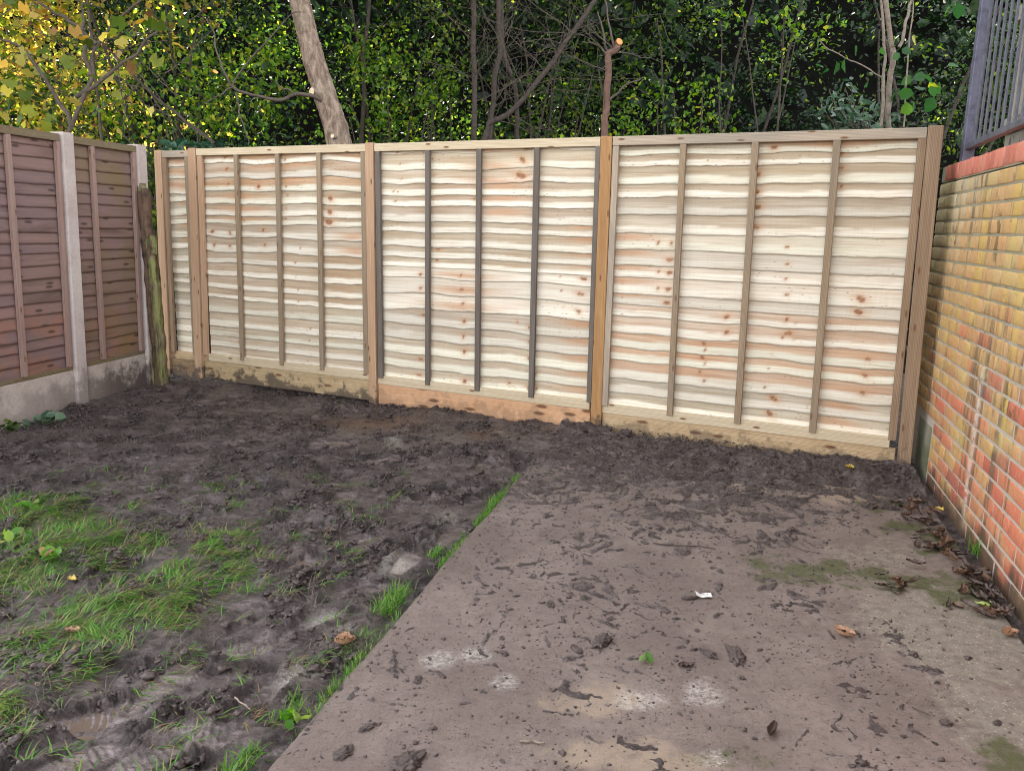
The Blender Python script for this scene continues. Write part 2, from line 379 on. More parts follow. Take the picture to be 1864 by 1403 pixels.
def m_rotgreen():
    t = NT('algae_green_wood'); p = t.pos(); a = t.noise(t.mapv(p, (26, 26, 4)), 1, 5, 0.7, 0.5); b = t.noise(p, 7, 4, 0.6)
    c = t.mix(t.ramp(b, 0.4, 0.62), (0.21, 0.22, 0.075), (0.20, 0.15, 0.10)); c = t.mix(t.ramp(a, 0.45, 0.65), c, (0.07, 0.05, 0.03))
    t.set(c, 0.85, t.bump(a, 0.8, 0.01), 0.3); return t.m
M_['green_rot'] = m_rotgreen()
M_['rot'] = m_plain('rotten_dark_wood', (0.14, 0.085, 0.055), 0.9, vary=0.85, scale=13)
def m_trunk():
    t = NT('leaning_trunk_bark'); p = t.pos()
    a = t.noise(t.mapv(p, (22, 22, 9)), 1, 5, 0.65, 0.4); b = t.noise(p, 4, 4, 0.6); s = t.noise(t.mapv(p, (9, 9, 55)), 1, 3, 0.6, 0.4)
    c = t.mix(t.ramp(a, 0.35, 0.7), (0.13, 0.088, 0.062), (0.36, 0.275, 0.215)); c = t.mix(t.ramp(b, 0.5, 0.7, 0, 0.45), c, (0.27, 0.235, 0.16))
    c = t.mix(t.ramp(s, 0.60, 0.72, 0, 0.55), c, (0.46, 0.38, 0.31))
    t.set(c, 0.85, t.bump(a, 0.8, 0.012), 0.3); return t.m
M_['trunk'] = m_trunk()

def m_leaf(name, stops, trans=0.45, rough=0.45, spec=0.4):
    t = NT(name); r = t.island(); c = t.cramp(r, stops)
    t.set(c, rough, None, spec)
    tr = t.n('BsdfTranslucent'); hs = t.n('HueSaturation'); hs.inputs['Value'].default_value = 2.6; hs.inputs['Saturation'].default_value = 1.15
    hs.inputs['Hue'].default_value = 0.485
    t.l(c, hs.inputs['Color']); t.l(hs.outputs[0], tr.inputs[0])
    mx = t.n('MixShader'); mx.inputs[0].default_value = trans
    t.l(t.b.outputs[0], mx.inputs[1]); t.l(tr.outputs[0], mx.inputs[2]); t.l(mx.outputs[0], t.out.inputs[0])
    return t.m
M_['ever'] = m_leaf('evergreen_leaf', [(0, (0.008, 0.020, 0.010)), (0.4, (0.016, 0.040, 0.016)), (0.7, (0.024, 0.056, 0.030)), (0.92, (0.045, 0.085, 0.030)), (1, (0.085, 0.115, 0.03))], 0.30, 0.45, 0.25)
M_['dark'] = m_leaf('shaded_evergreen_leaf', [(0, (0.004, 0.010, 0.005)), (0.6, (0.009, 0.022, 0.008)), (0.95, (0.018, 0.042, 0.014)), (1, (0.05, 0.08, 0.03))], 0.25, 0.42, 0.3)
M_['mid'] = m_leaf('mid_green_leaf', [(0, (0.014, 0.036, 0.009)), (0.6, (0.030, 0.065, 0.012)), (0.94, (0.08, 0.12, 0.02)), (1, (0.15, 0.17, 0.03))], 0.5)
M_['yellow'] = m_leaf('autumn_yellow_leaf', [(0, (0.06, 0.12, 0.02)), (0.35, (0.20, 0.25, 0.045)), (0.72, (0.52, 0.45, 0.12)), (0.90, (0.52, 0.36, 0.09)), (1, (0.20, 0.10, 0.06))], 0.5)
M_['laurel'] = m_leaf('laurel_leaf', [(0, (0.035, 0.075, 0.045)), (0.7, (0.08, 0.14, 0.09)), (1, (0.13, 0.20, 0.12))], 0.25, 0.3, 0.6)
M_['hazel'] = m_leaf('hazel_leaf', [(0, (0.02, 0.07, 0.02)), (0.75, (0.04, 0.12, 0.03)), (0.95, (0.09, 0.19, 0.04)), (1, (0.45, 0.40, 0.05))], 0.4)
M_['ivy'] = m_leaf('ivy_leaf', [(0, (0.018, 0.06, 0.035)), (1, (0.05, 0.12, 0.07))], 0.2, 0.35)
M_['grass'] = m_leaf('grass_blade', [(0, (0.035, 0.10, 0.02)), (0.35, (0.08, 0.21, 0.032)), (0.62, (0.15, 0.31, 0.05)), (0.72, (0.24, 0.23, 0.09)), (0.86, (0.26, 0.185, 0.10)), (1, (0.10, 0.075, 0.055))], 0.4)
M_['tuft'] = m_leaf('fresh_grass_blade', [(0, (0.04, 0.12, 0.02)), (0.6, (0.085, 0.215, 0.03)), (1, (0.19, 0.26, 0.07))], 0.45)
M_['straw'] = m_plain('muddy_straw', (0.10, 0.078, 0.062), 0.7, vary=0.6)
def m_dead(name, a, b):
    t = NT(name); p = t.n('TexCoord').outputs['Object']; n = t.noise(p, 40, 4, 0.7)
    t.set(t.mix(t.ramp(n, 0.35, 0.7), a, b), 0.5, t.bump(n, 0.3, 0.002), 0.5); return t.m
M_['dead'] = m_dead('wet_dead_leaf', (0.075, 0.045, 0.032), (0.035, 0.022, 0.018))
M_['dead2'] = m_dead('brown_dead_leaf', (0.16, 0.085, 0.05), (0.07, 0.038, 0.028))
M_['tanleaf'] = m_dead('tan_fallen_leaf', (0.42, 0.25, 0.15), (0.24, 0.12, 0.075))
M_['limeleaf'] = m_dead('pale_green_fallen_leaf', (0.42, 0.50, 0.16), (0.34, 0.42, 0.11))
M_['yelleaf'] = m_dead('yellow_fallen_leaf', (0.50, 0.38, 0.06), (0.36, 0.22, 0.04))

def m_mud():
    t = NT('wet_mud'); p = t.pos(); h = t.attr('dry_sheen'); ru = t.attr('rust'); sm = t.attr('smooth'); pa = t.attr('pale')
    wv0 = p; a = t.noise(p, 6, 6, 0.65); b = t.noise(p, 45, 5, 0.68, 0.4); e = t.noise(p, 170, 4, 0.7)
    c = t.mix(t.ramp(a, 0.35, 0.7), (0.052, 0.036, 0.032), (0.102, 0.074, 0.068))
    m1 = t.noise(t.mapv(wv0, (9, 15, 12), (0, 0, 0), (0, 0, 0.5)), 1, 7, 0.66, 0.6)
    c = t.mix(t.ramp(m1, 0.50, 0.64, 0, 0.85), c, (0.215, 0.172, 0.166)); c = t.mix(t.ramp(m1, 0.48, 0.36, 0, 0.85), c, (0.030, 0.020, 0.018))  # pale smears: highlights of wet mud put into the colour
    c = t.mix(t.ramp(b, 0.50, 0.70, 0, 0.75), c, (0.026, 0.018, 0.016)); c = t.mix(t.ramp(t.noise(t.mapv(p, (14, 48, 30), (0, 0, 0), (0, 0, 0.5)), 1, 5, 0.7, 1.2), 0.54, 0.66, 0, 0.75), c, (0.022, 0.015, 0.013))
    c = t.mix(t.math('MULTIPLY', h, t.ramp(t.noise(t.mapv(p, (11, 26, 20), (1, 4, 0), (0, 0, 0.6)), 1, 6, 0.7, 0.9), 0.44, 0.62, 0.05, 0.75)), c, (0.23, 0.185, 0.178))
    c = t.mix(t.math('MULTIPLY', ru, t.ramp(b, 0.35, 0.6, 0.35, 0.95)), c, (0.14, 0.066, 0.027))
    c = t.mix(t.math('MULTIPLY', pa, t.ramp(e, 0.38, 0.6, 0.2, 0.95)), c, (0.42, 0.38, 0.33))
    wv = t.n('VectorMath', operation='ADD'); nv_ = t.n('TexNoise'); nv_.inputs['Scale'].default_value = 9; t.l(p, nv_.inputs[0]); t.l(p, wv.inputs[0]); t.l(nv_.outputs[1], wv.inputs[1])
    fb = t.noise(t.mapv(wv.outputs[0], (150, 38, 60), (0, 0, 0), (0, 0, 0.6)), 1, 5, 0.7); c = t.mix(t.ramp(fb, 0.54, 0.64, 0, 0.75), c, (0.016, 0.011, 0.010)); c = t.mix(t.ramp(e, 0.56, 0.68, 0, 0.45), c, (0.19, 0.16, 0.15))
    hh = t.math('ADD', t.math('MULTIPLY', b, 1.0), t.math('ADD', t.math('MULTIPLY', e, 0.5), t.math('MULTIPLY', fb, -0.5)))
    hh = t.math('MULTIPLY', hh, t.math('SUBTRACT', 1.0, t.math('MULTIPLY', sm, 0.8)))
    ro = t.math('ADD', t.ramp(b, 0.3, 0.75, 0.24, 0.52), t.math('MULTIPLY', sm, -0.12))
    t.set(c, ro, t.bump(hh, 1.0, 0.020), 0.6); return t.m
M_['mud'] = m_mud()
M_['clod'] = m_plain('mud_clod', (0.075, 0.054, 0.048), 0.6, vary=0.7, scale=70)
def m_slab():
    t = NT('muddy_concrete'); p = t.pos(); fl = t.attr('film'); mo = t.attr('moss'); wh = t.attr('white'); sa = t.attr('sand_sun')
    a = t.noise(p, 2.5, 6, 0.65); b = t.noise(p, 22, 6, 0.68, 0.3); e = t.noise(p, 110, 5, 0.7); st = t.noise(t.mapv(p, (38, 90, 1), (0, 0, 0), (0, 0, 0.2)), 1, 4, 0.7, 0.6)
    agg = t.voro(p, 75, 'F1', 0)
    con = t.mix(t.ramp(b, 0.35, 0.7), (0.195, 0.170, 0.138), (0.135, 0.115, 0.094)); con = t.mix(t.ramp(agg, 0.1, 0.3, 0.5, 0), con, (0.50, 0.46, 0.40))
    con = t.mix(t.ramp(e, 0.5, 0.75, 0, 0.5), con, (0.14, 0.12, 0.095))
    mud = t.mix(t.ramp(a, 0.35, 0.7), (0.125, 0.094, 0.081), (0.195, 0.152, 0.133)); mud = t.mix(t.ramp(b, 0.52, 0.72, 0, 0.45), mud, (0.085, 0.063, 0.054))
    mud = t.mix(t.ramp(st, 0.56, 0.68, 0, 0.85), mud, (0.070, 0.050, 0.044)); st2 = t.noise(t.mapv(p, (70, 26, 1), (5, 2, 0), (0, 0, -0.7)), 1, 5, 0.75, 0.8); fb = t.noise(t.mapv(p, (130, 44, 1), (2, 7, 0), (0, 0, 0.9)), 1, 5, 0.75, 0.6); mud = t.mix(t.ramp(fb, 0.57, 0.66, 0, 0.7), mud, (0.055, 0.039, 0.034)); mud = t.mix(t.ramp(e, 0.58, 0.70, 0, 0.4), mud, (0.28, 0.24, 0.215)); mud = t.mix(t.ramp(st2, 0.58, 0.70, 0, 0.8), mud, (0.075, 0.054, 0.048))
    mud = t.mix(t.ramp(t.voro(p, 60, 'F1', 0), 0.04, 0.14, 0.6, 0), mud, (0.30, 0.25, 0.21))
    mud = t.mix(t.ramp(t.noise(p, 5, 6, 0.7, 0.6), 0.50, 0.68, 0, 0.6), mud, (0.105, 0.080, 0.070)); k = t.math('ADD', fl, t.math('ADD', t.math('MULTIPLY', t.math('SUBTRACT', b, 0.5), 0.9), t.math('MULTIPLY', t.math('SUBTRACT', e, 0.5), 0.7)))
    c = t.mix(t.ramp(k, 0.28, 0.62), con, mud)
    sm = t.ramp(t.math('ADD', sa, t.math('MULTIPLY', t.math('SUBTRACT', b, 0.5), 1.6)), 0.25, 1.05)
    c = t.mix(t.math('MULTIPLY', sm, 0.6), c, (0.31, 0.24, 0.17))  # sandy tone, which also holds the painted sun patch
    wm = t.math('MULTIPLY', wh, t.ramp(t.noise(p, 50, 7, 0.8), 0.40, 0.62)); c = t.mix(t.math('MULTIPLY', wm, 0.55), c, (0.52, 0.50, 0.46))
    mm = t.ramp(t.math('ADD', mo, t.math('MULTIPLY', t.math('SUBTRACT', t.noise(p, 30, 5, 0.75), 0.5), 1.6)), 0.30, 1.0, 0, 0.9)
    c = t.mix(mm, c, t.mix(e, (0.028, 0.032, 0.014), (0.078, 0.088, 0.024)))
    hh = t.math('ADD', t.math('MULTIPLY', e, 0.6), t.math('ADD', t.math('MULTIPLY', b, 0.9), t.math('MULTIPLY', st, -0.5)))
    t.set(c, t.ramp(b, 0.3, 0.7, 0.55, 0.8), t.bump(hh, 0.6, 0.008), 0.35); return t.m
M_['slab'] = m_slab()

# ================================================================== GROUND
E0 = np.array([-0.624, 1.835]); ED = np.array([0.2567, 0.9665])
FO = np.array([-2.80, 7.09, 0]); FE = np.array([5.155, -2.43, 0]); FE /= np.linalg.norm(FE); FN = np.array([FE[1], -FE[0], 0])
BO = np.array([2.43, 4.501, 0]); BD = np.array([-0.2745, -0.9616, 0]); BN = np.array([-0.9616, 0.2745, 0])
AO = np.array([-3.527, 5.326, 0]); AD = np.array([0.285, 1.45, 0]); AD /= np.linalg.norm(AD); AN = np.array([AD[1], -AD[0], 0])
def edge_d(x, y): return (x-E0[0])*ED[1]-(y-E0[1])*ED[0]+0.012*pn(y*2.5, 0.3, 9)
def fence_d(x, y): return (x-FO[0])*FN[0]+(y-FO[1])*FN[1]
def wall_d(x, y): return (x-BO[0])*BN[0]+(y-BO[1])*BN[1]
def blobs(x, y, L, p=1.0):
    X, Y = pxof(x, y); r = np.zeros_like(np.asarray(x, float))
    for (cx, cy, rx, ry) in L:
        r = np.maximum(r, 1-np.sqrt(((X-cx)/rx)**2+((Y-cy)/ry)**2))
    return np.clip(r*1.8, 0, 1)**p
LAWN = [(50, 925, 150, 35), (150, 985, 170, 50), (20, 1040, 120, 55), (405, 985, 85, 32), (420, 1030, 60, 28), (320, 1050, 90, 40), (190, 1120, 130, 60), (280, 1085, 120, 60), (40, 1185, 90, 50), (10, 1290, 70, 45), (140, 1195, 50, 30)]
def lawn(x, y): return np.clip(blobs(x, y, LAWN)+0.35*fbm(x*6, y*6, 31, 3), 0, 1)*(edge_d(x, y) < -0.1)
PRINTS = []
rp = random.Random(3)
for (px, py, ang) in [(540, 1020, 60), (180, 1285, 20), (300, 1230, 70), (440, 1160, 40), (350, 1320, 10), (660, 980, 50), (760, 900, 20), (620, 900, 70), (520, 940, 30), (470, 870, 80), (700, 830, 30), (330, 870, 60),
                      (250, 830, 20), (820, 960, 60), (560, 1120, 45), (470, 1250, 60), (560, 1330, 30), (250, 1360, 50), (600, 800, 0), (420, 800, 40), (880, 840, 60), (740, 1010, 70), (120, 1370, 40), (650, 1060, 30), (840, 880, 35), (1020, 1300, 25), (1350, 1330, 70), (1100, 1040, 80)]:
    p = gz(px, py); PRINTS.append((p[0], p[1], R(ang+rp.uniform(-15, 15)), rp.uniform(0.020, 0.045)))
def mud_parts(x, y):
    d = edge_d(x, y); fd = fence_d(x, y)
    wx = x+0.10*fbm(x*3.1, y*3.1, 41, 3); wy = y+0.10*fbm(x*3.1, y*3.1, 51, 3)
    n1 = fbm(x*1.3, y*1.3, 1, 3)
    n2 = 1-np.abs(fbm(wx*6, wy*6, 2, 4))*1.8                 # ridged clumps
    n3 = np.abs(fbm(wx*15+4, wy*15, 3, 3))
    n4 = fbm(x*48, y*48, 4, 3)
    amp = 0.22+1.25*sst(-0.25, 0.45, fbm(x*3.2, y*3.2, 6, 3))
    soft = sst(4.2, 6.0, y)*0.35
    q_ = fbm(wx*8.5+9, wy*8.5, 8, 4)*3.2; fq = q_-np.floor(q_); terr = np.floor(q_)+sst(0.0, 0.55, fq)
    q2 = fbm(wx*21+2, wy*21, 18, 3)*2.4; f2 = q2-np.floor(q2); ter2 = np.floor(q2)+sst(0.0, 0.35, f2)
    detail = amp*(0.018*(n2-0.45)+0.012*(n3-0.3)+0.0125*terr+0.0060*ter2)*(1-soft)+0.0028*n4*(0.4+0.6*amp)
    detail = 0.030*np.tanh(detail/0.030)
    lw = lawn(x, y)
    left = -0.030+0.030*n1+detail*(1-0.55*lw)+0.012*lw+0.03*sst(0.7, 0.0, fd)-0.012*sst(-0.10, 0.0, d)
    smooth = np.zeros_like(x)
    for (cx, cy, an, dep) in PRINTS:
        dx = x-cx; dy = y-cy
        u = dx*math.cos(an)+dy*math.sin(an); v = -dx*math.sin(an)+dy*math.cos(an)
        near = (np.abs(u) < 0.3) & (np.abs(v) < 0.2)
        if not near.any(): continue
        q = np.sqrt((u/0.155)**2+(v/(0.058+0.012*np.tanh(u*20)))**2)
        ins = sst(1.02, 0.78, q); rim = np.exp(-((q-1.18)/0.17)**2)
        tread = 0.0022*np.sin(u*2*math.pi/0.021+v*25+1.5*fbm(x*9, y*9, 19, 2))*ins*sst(-0.2, 0.3, fbm(x*14, y*14, 20, 2))
        g = (d < 0.0)*1.0+(d >= 0)*0.12
        left = left*(1-ins*0.92*g)+g*(ins*(-dep)*1.2+rim*0.013)+tread*g
        smooth = np.maximum(smooth, ins*(g > .5))
    # mounds
    for (px, py, r, h) in [(850, 800, 0.35, 0.05), (1000, 800, 0.4, 0.05), (660, 770, 0.3, 0.025), (230, 740, 0.4, 0.03), (1010, 850, 0.3, 0.02)]:
        c = gz(px, py); left = left+h*np.exp(-((x-c[0])**2+(y-c[1])**2)/r**2*2)
    # on the slab
    cl = fbm(wx*7, wy*7, 12, 4); cl2 = np.abs(fbm(wx*16, wy*16, 13, 3)); big = fbm(x*1.6, y*1.6, 14, 3)
    wallside = sst(1.1, 2.0, x)
    T = 0.034*sst(0.45, 0.05, fd)+0.016*sst(1.1, 0.4, fd)-0.010*sst(0.9, 1.9, fd)-0.007*sst(1.9, 3.2, fd)-0.016*wallside*sst(0.3, 0.8, fd)
    T = T+0.002+0.0045*ter2
    right = T+0.016*cl*(0.6+0.5*sst(1.6, 0.5, fd))+0.010*(cl2-0.25)+0.007*big+0.0035*n4
    right = np.where(wall_d(x, y) < 0.04, right*0+np.minimum(right, -0.01), right)
    k = sst(-0.03, 0.015, d)
    h = left*(1-k)+right*k
    return h, d, fd, smooth, n2, lw, amp
def mud_h(x, y): return mud_parts(np.asarray(x, float), np.asarray(y, float))[0]
def surf(x, y):
    x = np.atleast_1d(np.asarray(x, float)); y = np.atleast_1d(np.asarray(y, float))
    h = mud_h(x, y); return np.where((edge_d(x, y) > 0) & (wall_d(x, y) > 0.05), np.maximum(h, 0.0), h)

ys = [0.9]
while ys[-1] < 8.0: ys.append(ys[-1]+0.0052*(max(ys[-1], 1.5)/1.5)**0.9)
ys = np.array(ys); ta = np.linspace(-1.0, 0.80, 900)
Yg = np.repeat(ys[:, None], len(ta), 1); Xg = ta[None, :]*np.maximum(Yg, 1.2)
Hm, d_, fd_, sm_, n2_, lw_, _l = mud_parts(Xg, Yg)
fs_ = (Xg-FO[0])*FE[0]+(Yg-FO[1])*FE[1]
Hm = np.where(fd_ < -0.04, np.maximum(Hm, 0.03), Hm-0.055*np.exp(-((fd_-0.03)/0.07)**2)*np.maximum(sst(0.3, 0.7, fs_)*sst(2.5, 1.9, fs_), sst(3.85, 3.95, fs_)*sst(5.4, 4.6, fs_)))
rust = np.exp(-(((Xg+1.02)/0.42)**2+((Yg-5.60)/0.20)**2))+0.9*np.exp(-(((Xg+0.24)/0.14)**2+((Yg-5.22)/0.12)**2))
dry_sheen = 0.35*sst(-0.1, 0.5, fbm(Xg*2.2, Yg*2.2, 61, 4))+0.75*sst(0.75, 0.25, _l)+0.35*sm_+(d_ > 0)*0.3  # random drying, plus wet sheen of flat mud painted as a paler tone
pale = blobs(Xg, Yg, [(545, 1215, 60, 35), (715, 1015, 45, 25), (590, 1110, 40, 20), (640, 1135, 40, 14), (812, 930, 35, 16), (715, 800, 25, 14)])*0.9
V = np.stack([Xg, Yg, Hm], -1).reshape(-1, 3)
ground = npmesh('mud_ground', V, gridfaces(len(ys), len(ta))[:, ::-1], M_['mud'], attrs={'dry_sheen': np.clip(dry_sheen, 0, 1), 'rust': np.clip(rust, 0, 1), 'smooth': sm_, 'pale': pale})
tag(ground, 'churned wet brown mud with footprints', kind='structure')
# concrete slab
st_ = np.linspace(-1.2, 3.9, 480); nn = 300
def slab_pt(v, k):      # v along the edge, k 0..1 across to the wall
    e = E0[None, :]+np.stack([ED*vv for vv in np.atleast_1d(v)])
    e = e+np.stack([-0.012*pn(e[:, 1]*2.5, 0.3, 9)*ED[1], 0*e[:, 0]], -1)
    wdist = (e[:, 0]-BO[0])*BN[0]+(e[:, 1]-BO[1])*BN[1]
    w = e-np.stack([BN[:2]*q for q in (wdist-0.06)])
    return e[:, None, :]+(w-e)[:, None, :]*k[None, :, None]
kk = np.linspace(0, 1, nn)
SP = slab_pt(st_, kk); SX, SY = SP[..., 0], SP[..., 1]
lip = 0.006*np.exp(-(kk/0.006)**2)
chip = 0.004*np.abs(pn(SY*23, SX*3, 21))*np.exp(-(kk[None, :]/0.012)**2)
SZ = 0.0015*fbm(SX*3, SY*3, 22, 3)-lip[None, :]-chip
film = 0.92+0.22*fbm(SX*1.4, SY*1.4, 71, 3)-0.42*sst(0.9, 1.7, SX+0.28*(SY-2.2)+0.25*fbm(SX*2, SY*2, 72, 3))*sst(3.6, 2.6, SY)
film = film-0.25*blobs(SX, SY, [(1700, 1120, 200, 110), (1600, 1000, 200, 50), (1800, 1250, 160, 160)])
film = np.maximum(film, 0.9*sst(1.2, 0.5, fence_d(SX, SY))*(SX < 1.9))
moss = blobs(SX, SY, [(1700, 990, 70, 35), (1640, 965, 60, 25), (1500, 1040, 180, 34), (1620, 1060, 150, 30), (1400, 1030, 60, 40), (1745, 1080, 110, 26), (1830, 1380, 80, 60), (1600, 920, 60, 25), (1320, 1380, 120, 30)])*0.8
white = blobs(SX, SY, [(800, 1200, 40, 22), (865, 1190, 40, 18), (918, 1240, 32, 18), (1160, 1272, 60, 22), (1300, 1380, 40, 20), (1290, 860, 60, 10), (1280, 1260, 50, 30)])
sand_sun = blobs(SX, SY, [(1070, 1275, 120, 40), (1130, 1375, 170, 45), (1250, 1395, 150, 40), (1530, 900, 120, 26), (1310, 875, 70, 14)])  # bare sandy concrete; the near patches also carry warm sun, painted in
brk = 0.75*fbm(SX*9, SY*9, 73, 4); brk2 = 0.6*fbm(SX*4, SY*4, 74, 4)
moss = np.clip(moss*1.0+(brk+brk2)*0.8*(moss > 0.02), 0, 1)*0.95; white = np.clip(white+brk*0.9*(white > 0.02), 0, 1); sand_sun = np.clip(sand_sun+(brk*0.5+brk2)*(sand_sun > 0.02), 0, 1)*0.9
film = film+0.22*brk2
nb = len(st_)*nn
SV = np.stack([SX, SY, SZ], -1).reshape(-1, 3)
side = SV.reshape(len(st_), nn, 3)[:, 0, :].copy(); side[:, 2] = -0.12
F1 = gridfaces(len(st_), nn)[:, ::-1]
i0 = np.arange(len(st_)-1); F2 = np.stack([i0*nn, i0*nn+nn, nb+i0+1, nb+i0], 1)
pad = lambda a: np.concatenate([np.asarray(a).ravel(), np.full(len(st_), 0.6)])
slab = npmesh('concrete_slab', np.concatenate([SV, side]), [F1, F2], M_['slab'], attrs={'film': pad(np.clip(film, 0, 1)), 'moss': pad(moss), 'white': pad(white)*0.9, 'sand_sun': pad(sand_sun)})
tag(slab, 'concrete patio slab smeared with mud', kind='structure')
# wide ground sheet and the raised bank behind the brick wall
n_ = 120; gx = np.linspace(-1, 1, n_)**3*300
GX, GY = np.meshgrid(gx, gx+8, indexing='ij')
far = npmesh('woodland_floor', np.stack([GX, GY, -0.22+15*sst(15.5, 30, GY+0.10*np.abs(GX))*(1-0.45*np.exp(-((GX+0.345*GY)/0.9)**2))+0.5*fbm(GX*0.3, GY*0.3, 5, 3)*sst(12, 17, GY)], -1).reshape(-1, 3), gridfaces(n_, n_), M_['soil']); tag(far, kind='structure')
bk = Boxes(); q = BO+BD*-0.8-BN*0.24
bk.box(q-np.array([0, 0, 0.2]), BD*7, -BN*14, np.array([0, 0, 1.90])); bank = bk.build('raised_bank', M_['soil'], bevel=0.02); tag(bank, kind='structure')

# ================================================================== NEW TIMBER FENCE
def fp(s, z, o=0.0): return FO+FE*s+FN*o+np.array([0, 0, z])
ZU = np.array([0, 0, 1.0])
fence = empty('timber_fence', tuple(fp(0, 0))); tag(fence, 'new pale timber fence of overlapping wavy boards at the end of the muddy yard', 'fence')
fl = tuple(fp(0, 0)); IV = -np.array(fl)
def fbox(mb, s0, s1, z0, z1, o0, o1, lean=0.0):
    """lean: shift in s from top to bottom"""
    a = fp(s0+lean, z0, o0)-np.array(fl); up = np.array([0, 0, z1-z0])-FE*lean
    mb.box(a, FE*(s1-s0), FN*(o1-o0), up); return mb
sap = np.array([0.82, 0.765, 0.645]); sap2 = np.array([0.79, 0.755, 0.615])
def make_boards(s0, s1, z0, z1, seed, warm, parent, expo=0.104):
    r = random.Random(seed); nr = np.random.default_rng(seed)
    L = s1-s0; nu = max(12, int(L/0.008)); u = np.linspace(0, L, nu)
    VV = []; FF = []; CC = []; UU = []; off = 0
    z = z0; group = None; left_in = 0; zs = []
    while z < z1-0.03:
        e = expo*r.choice([r.uniform(0.62, 0.85), r.uniform(0.85, 1.25), r.uniform(0.95, 1.2)]); zs.append((z, min(z+e, z1))); z += e
    if zs[-1][1] < z1: zs[-1] = (zs[-1][0], z1)
    for bi, (za, zb) in enumerate(zs):
        if left_in <= 0:
            left_in = r.randint(2, 5)
            gs = r.randint(0, 10**5); wv = r.uniform(0.35, 1.25); heart = np.array(r.choice([(0.41, 0.31, 0.20), (0.44, 0.315, 0.195), (0.36, 0.29, 0.20), (0.47, 0.30, 0.175), (0.39, 0.32, 0.22), (0.34, 0.265, 0.18)]))
            heart = heart*(1-warm)+np.array([0.56, 0.30, 0.17])*warm if r.random() < 0.4 else heart
            border = r.uniform(0.30, 0.44); hs = r.uniform(0.75, 1.0); kn = [(r.uniform(0.03, L), r.uniform(0.25, 0.62), r.uniform(0.005, 0.014)*r.choice([0.5, 0.7, 1, 1.7]), r.uniform(-0.9, 0.9)) for _ in range(r.choice([1, 2, 3, 4, 5]) if L > 1 else r.randint(0, 1))]
            sp_ = r.random() < 0.14; stk = [(r.uniform(0, L), r.uniform(0.2, 0.8), r.uniform(0.10, 0.35)) for _ in range(r.choice([0, 1, 1]))]
        left_in -= 1
        nv = 12; v = np.linspace(0, 1, nv)                        # v: 0 at the lower (waney) edge, 1 at the top
        hgt = zb-za+0.028
        wav = 0.015*wv*fbm(u*1.9+gs, 0.12*bi, gs % 97, 3)+0.0024*fbm(u*11+gs, bi*0.4, 5, 3)
        for (ku, kv, kr, kd) in kn: wav = wav-0.25*kr*np.exp(-((u-ku-kd*0.02*bi)/0.03)**2)*(1 if kv < .5 else .3)
        Z = za+wav[:, None]+(hgt-wav)[:, None]*v[None, :]
        bow = 0.0022*fbm(u*3+gs, bi*0.5, 11, 2)
        out = 0.0095-0.0072*v[None, :]+bow[:, None]*(1-v[None, :])
        Zl = np.concatenate([Z[:, :1]+0.001, Z], 1); O = np.concatenate([out[:, :1]-0.007, out+0*Z], 1)
        # colour
        vv = v[None, :]; uu = u[:, None]
        bd = border+0.065*fbm(uu*1.3+gs*0.01, 0.3+0.05*bi, 7, 3)+0.014*fbm(uu*9+gs, bi, 8, 2)
        H = sst(-0.012, 0.022, vv-bd)*hs
        H = H*np.clip(0.90+0.30*fbm(uu*1.1+gs, vv*2+bi*0.2, 15, 3), 0.35, 1.1)
        if sp_: H = H*0.3
        streak = fbm(uu*1.4+gs, vv*9+bi*0.3, 9, 3)
        hc = heart[None, None, :]*(1+0.16*streak[..., None])
        sc = np.array(sap if r.random() < .7 else sap2)*r.uniform(0.90, 1.06)
        c = sc[None, None, :]*(1+0.05*streak[..., None])*(1-H[..., None])+hc*H[..., None]
        wm = r.uniform(0.1, 0.45) if r.random() < 0.3 else r.uniform(0, 0.10)                # greyish weathering, board by board
        c = c*(1-wm)+np.array([0.38, 0.34, 0.28])*wm
        for (ku, kv, kw) in stk:                                    # broad orange heartwood streaks
            g_ = np.exp(-((uu-ku)/kw)**2)*sst(0.30, 0.05, np.abs(vv-kv-0.1*fbm(uu*2+gs, bi*0.1, 6, 2)))*0.75
            c = c*(1-g_[..., None])+np.array([0.52, 0.285, 0.155])*g_[..., None]
        for (ku, kv, kr, kd) in kn:
            if r.random() < 0.22: continue
            el_ = r.uniform(0.8, 2.0); kx = ku+kd*0.02*bi+r.uniform(-.006, .006); kz = kv+r.uniform(-.05, .05)
            dx = uu-kx; dz = (vv-kz)*hgt
            dd = np.sqrt((dx/el_+dz*kd*0.8)**2+dz**2)/kr*(1+0.18*fbm(uu*60+gs, vv*5, 10, 2))
            halo = np.exp(-(dd/2.0)**2)*0.65; c = c*(1-halo[..., None])+np.array([0.52, 0.29, 0.16])*halo[..., None]
            core = sst(1.15, 0.8, dd)*0.9; rc = np.array([0.36, 0.165, 0.08])*(0.85+0.3*np.cos(dd*6))[..., None]
            c = c*(1-core[..., None])+rc*core[..., None]
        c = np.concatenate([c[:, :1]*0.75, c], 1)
        P = (FE[None, None, :]*(s0+uu[..., None])+FN[None, None, :]*O[..., None]+ZU*Zl[..., None])
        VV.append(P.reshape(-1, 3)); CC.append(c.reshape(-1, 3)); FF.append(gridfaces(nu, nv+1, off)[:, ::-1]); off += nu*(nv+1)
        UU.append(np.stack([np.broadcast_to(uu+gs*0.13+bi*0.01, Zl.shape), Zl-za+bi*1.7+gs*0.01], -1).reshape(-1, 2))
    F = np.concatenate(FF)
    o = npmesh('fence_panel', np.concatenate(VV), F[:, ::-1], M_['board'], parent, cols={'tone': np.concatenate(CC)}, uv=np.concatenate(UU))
    return o
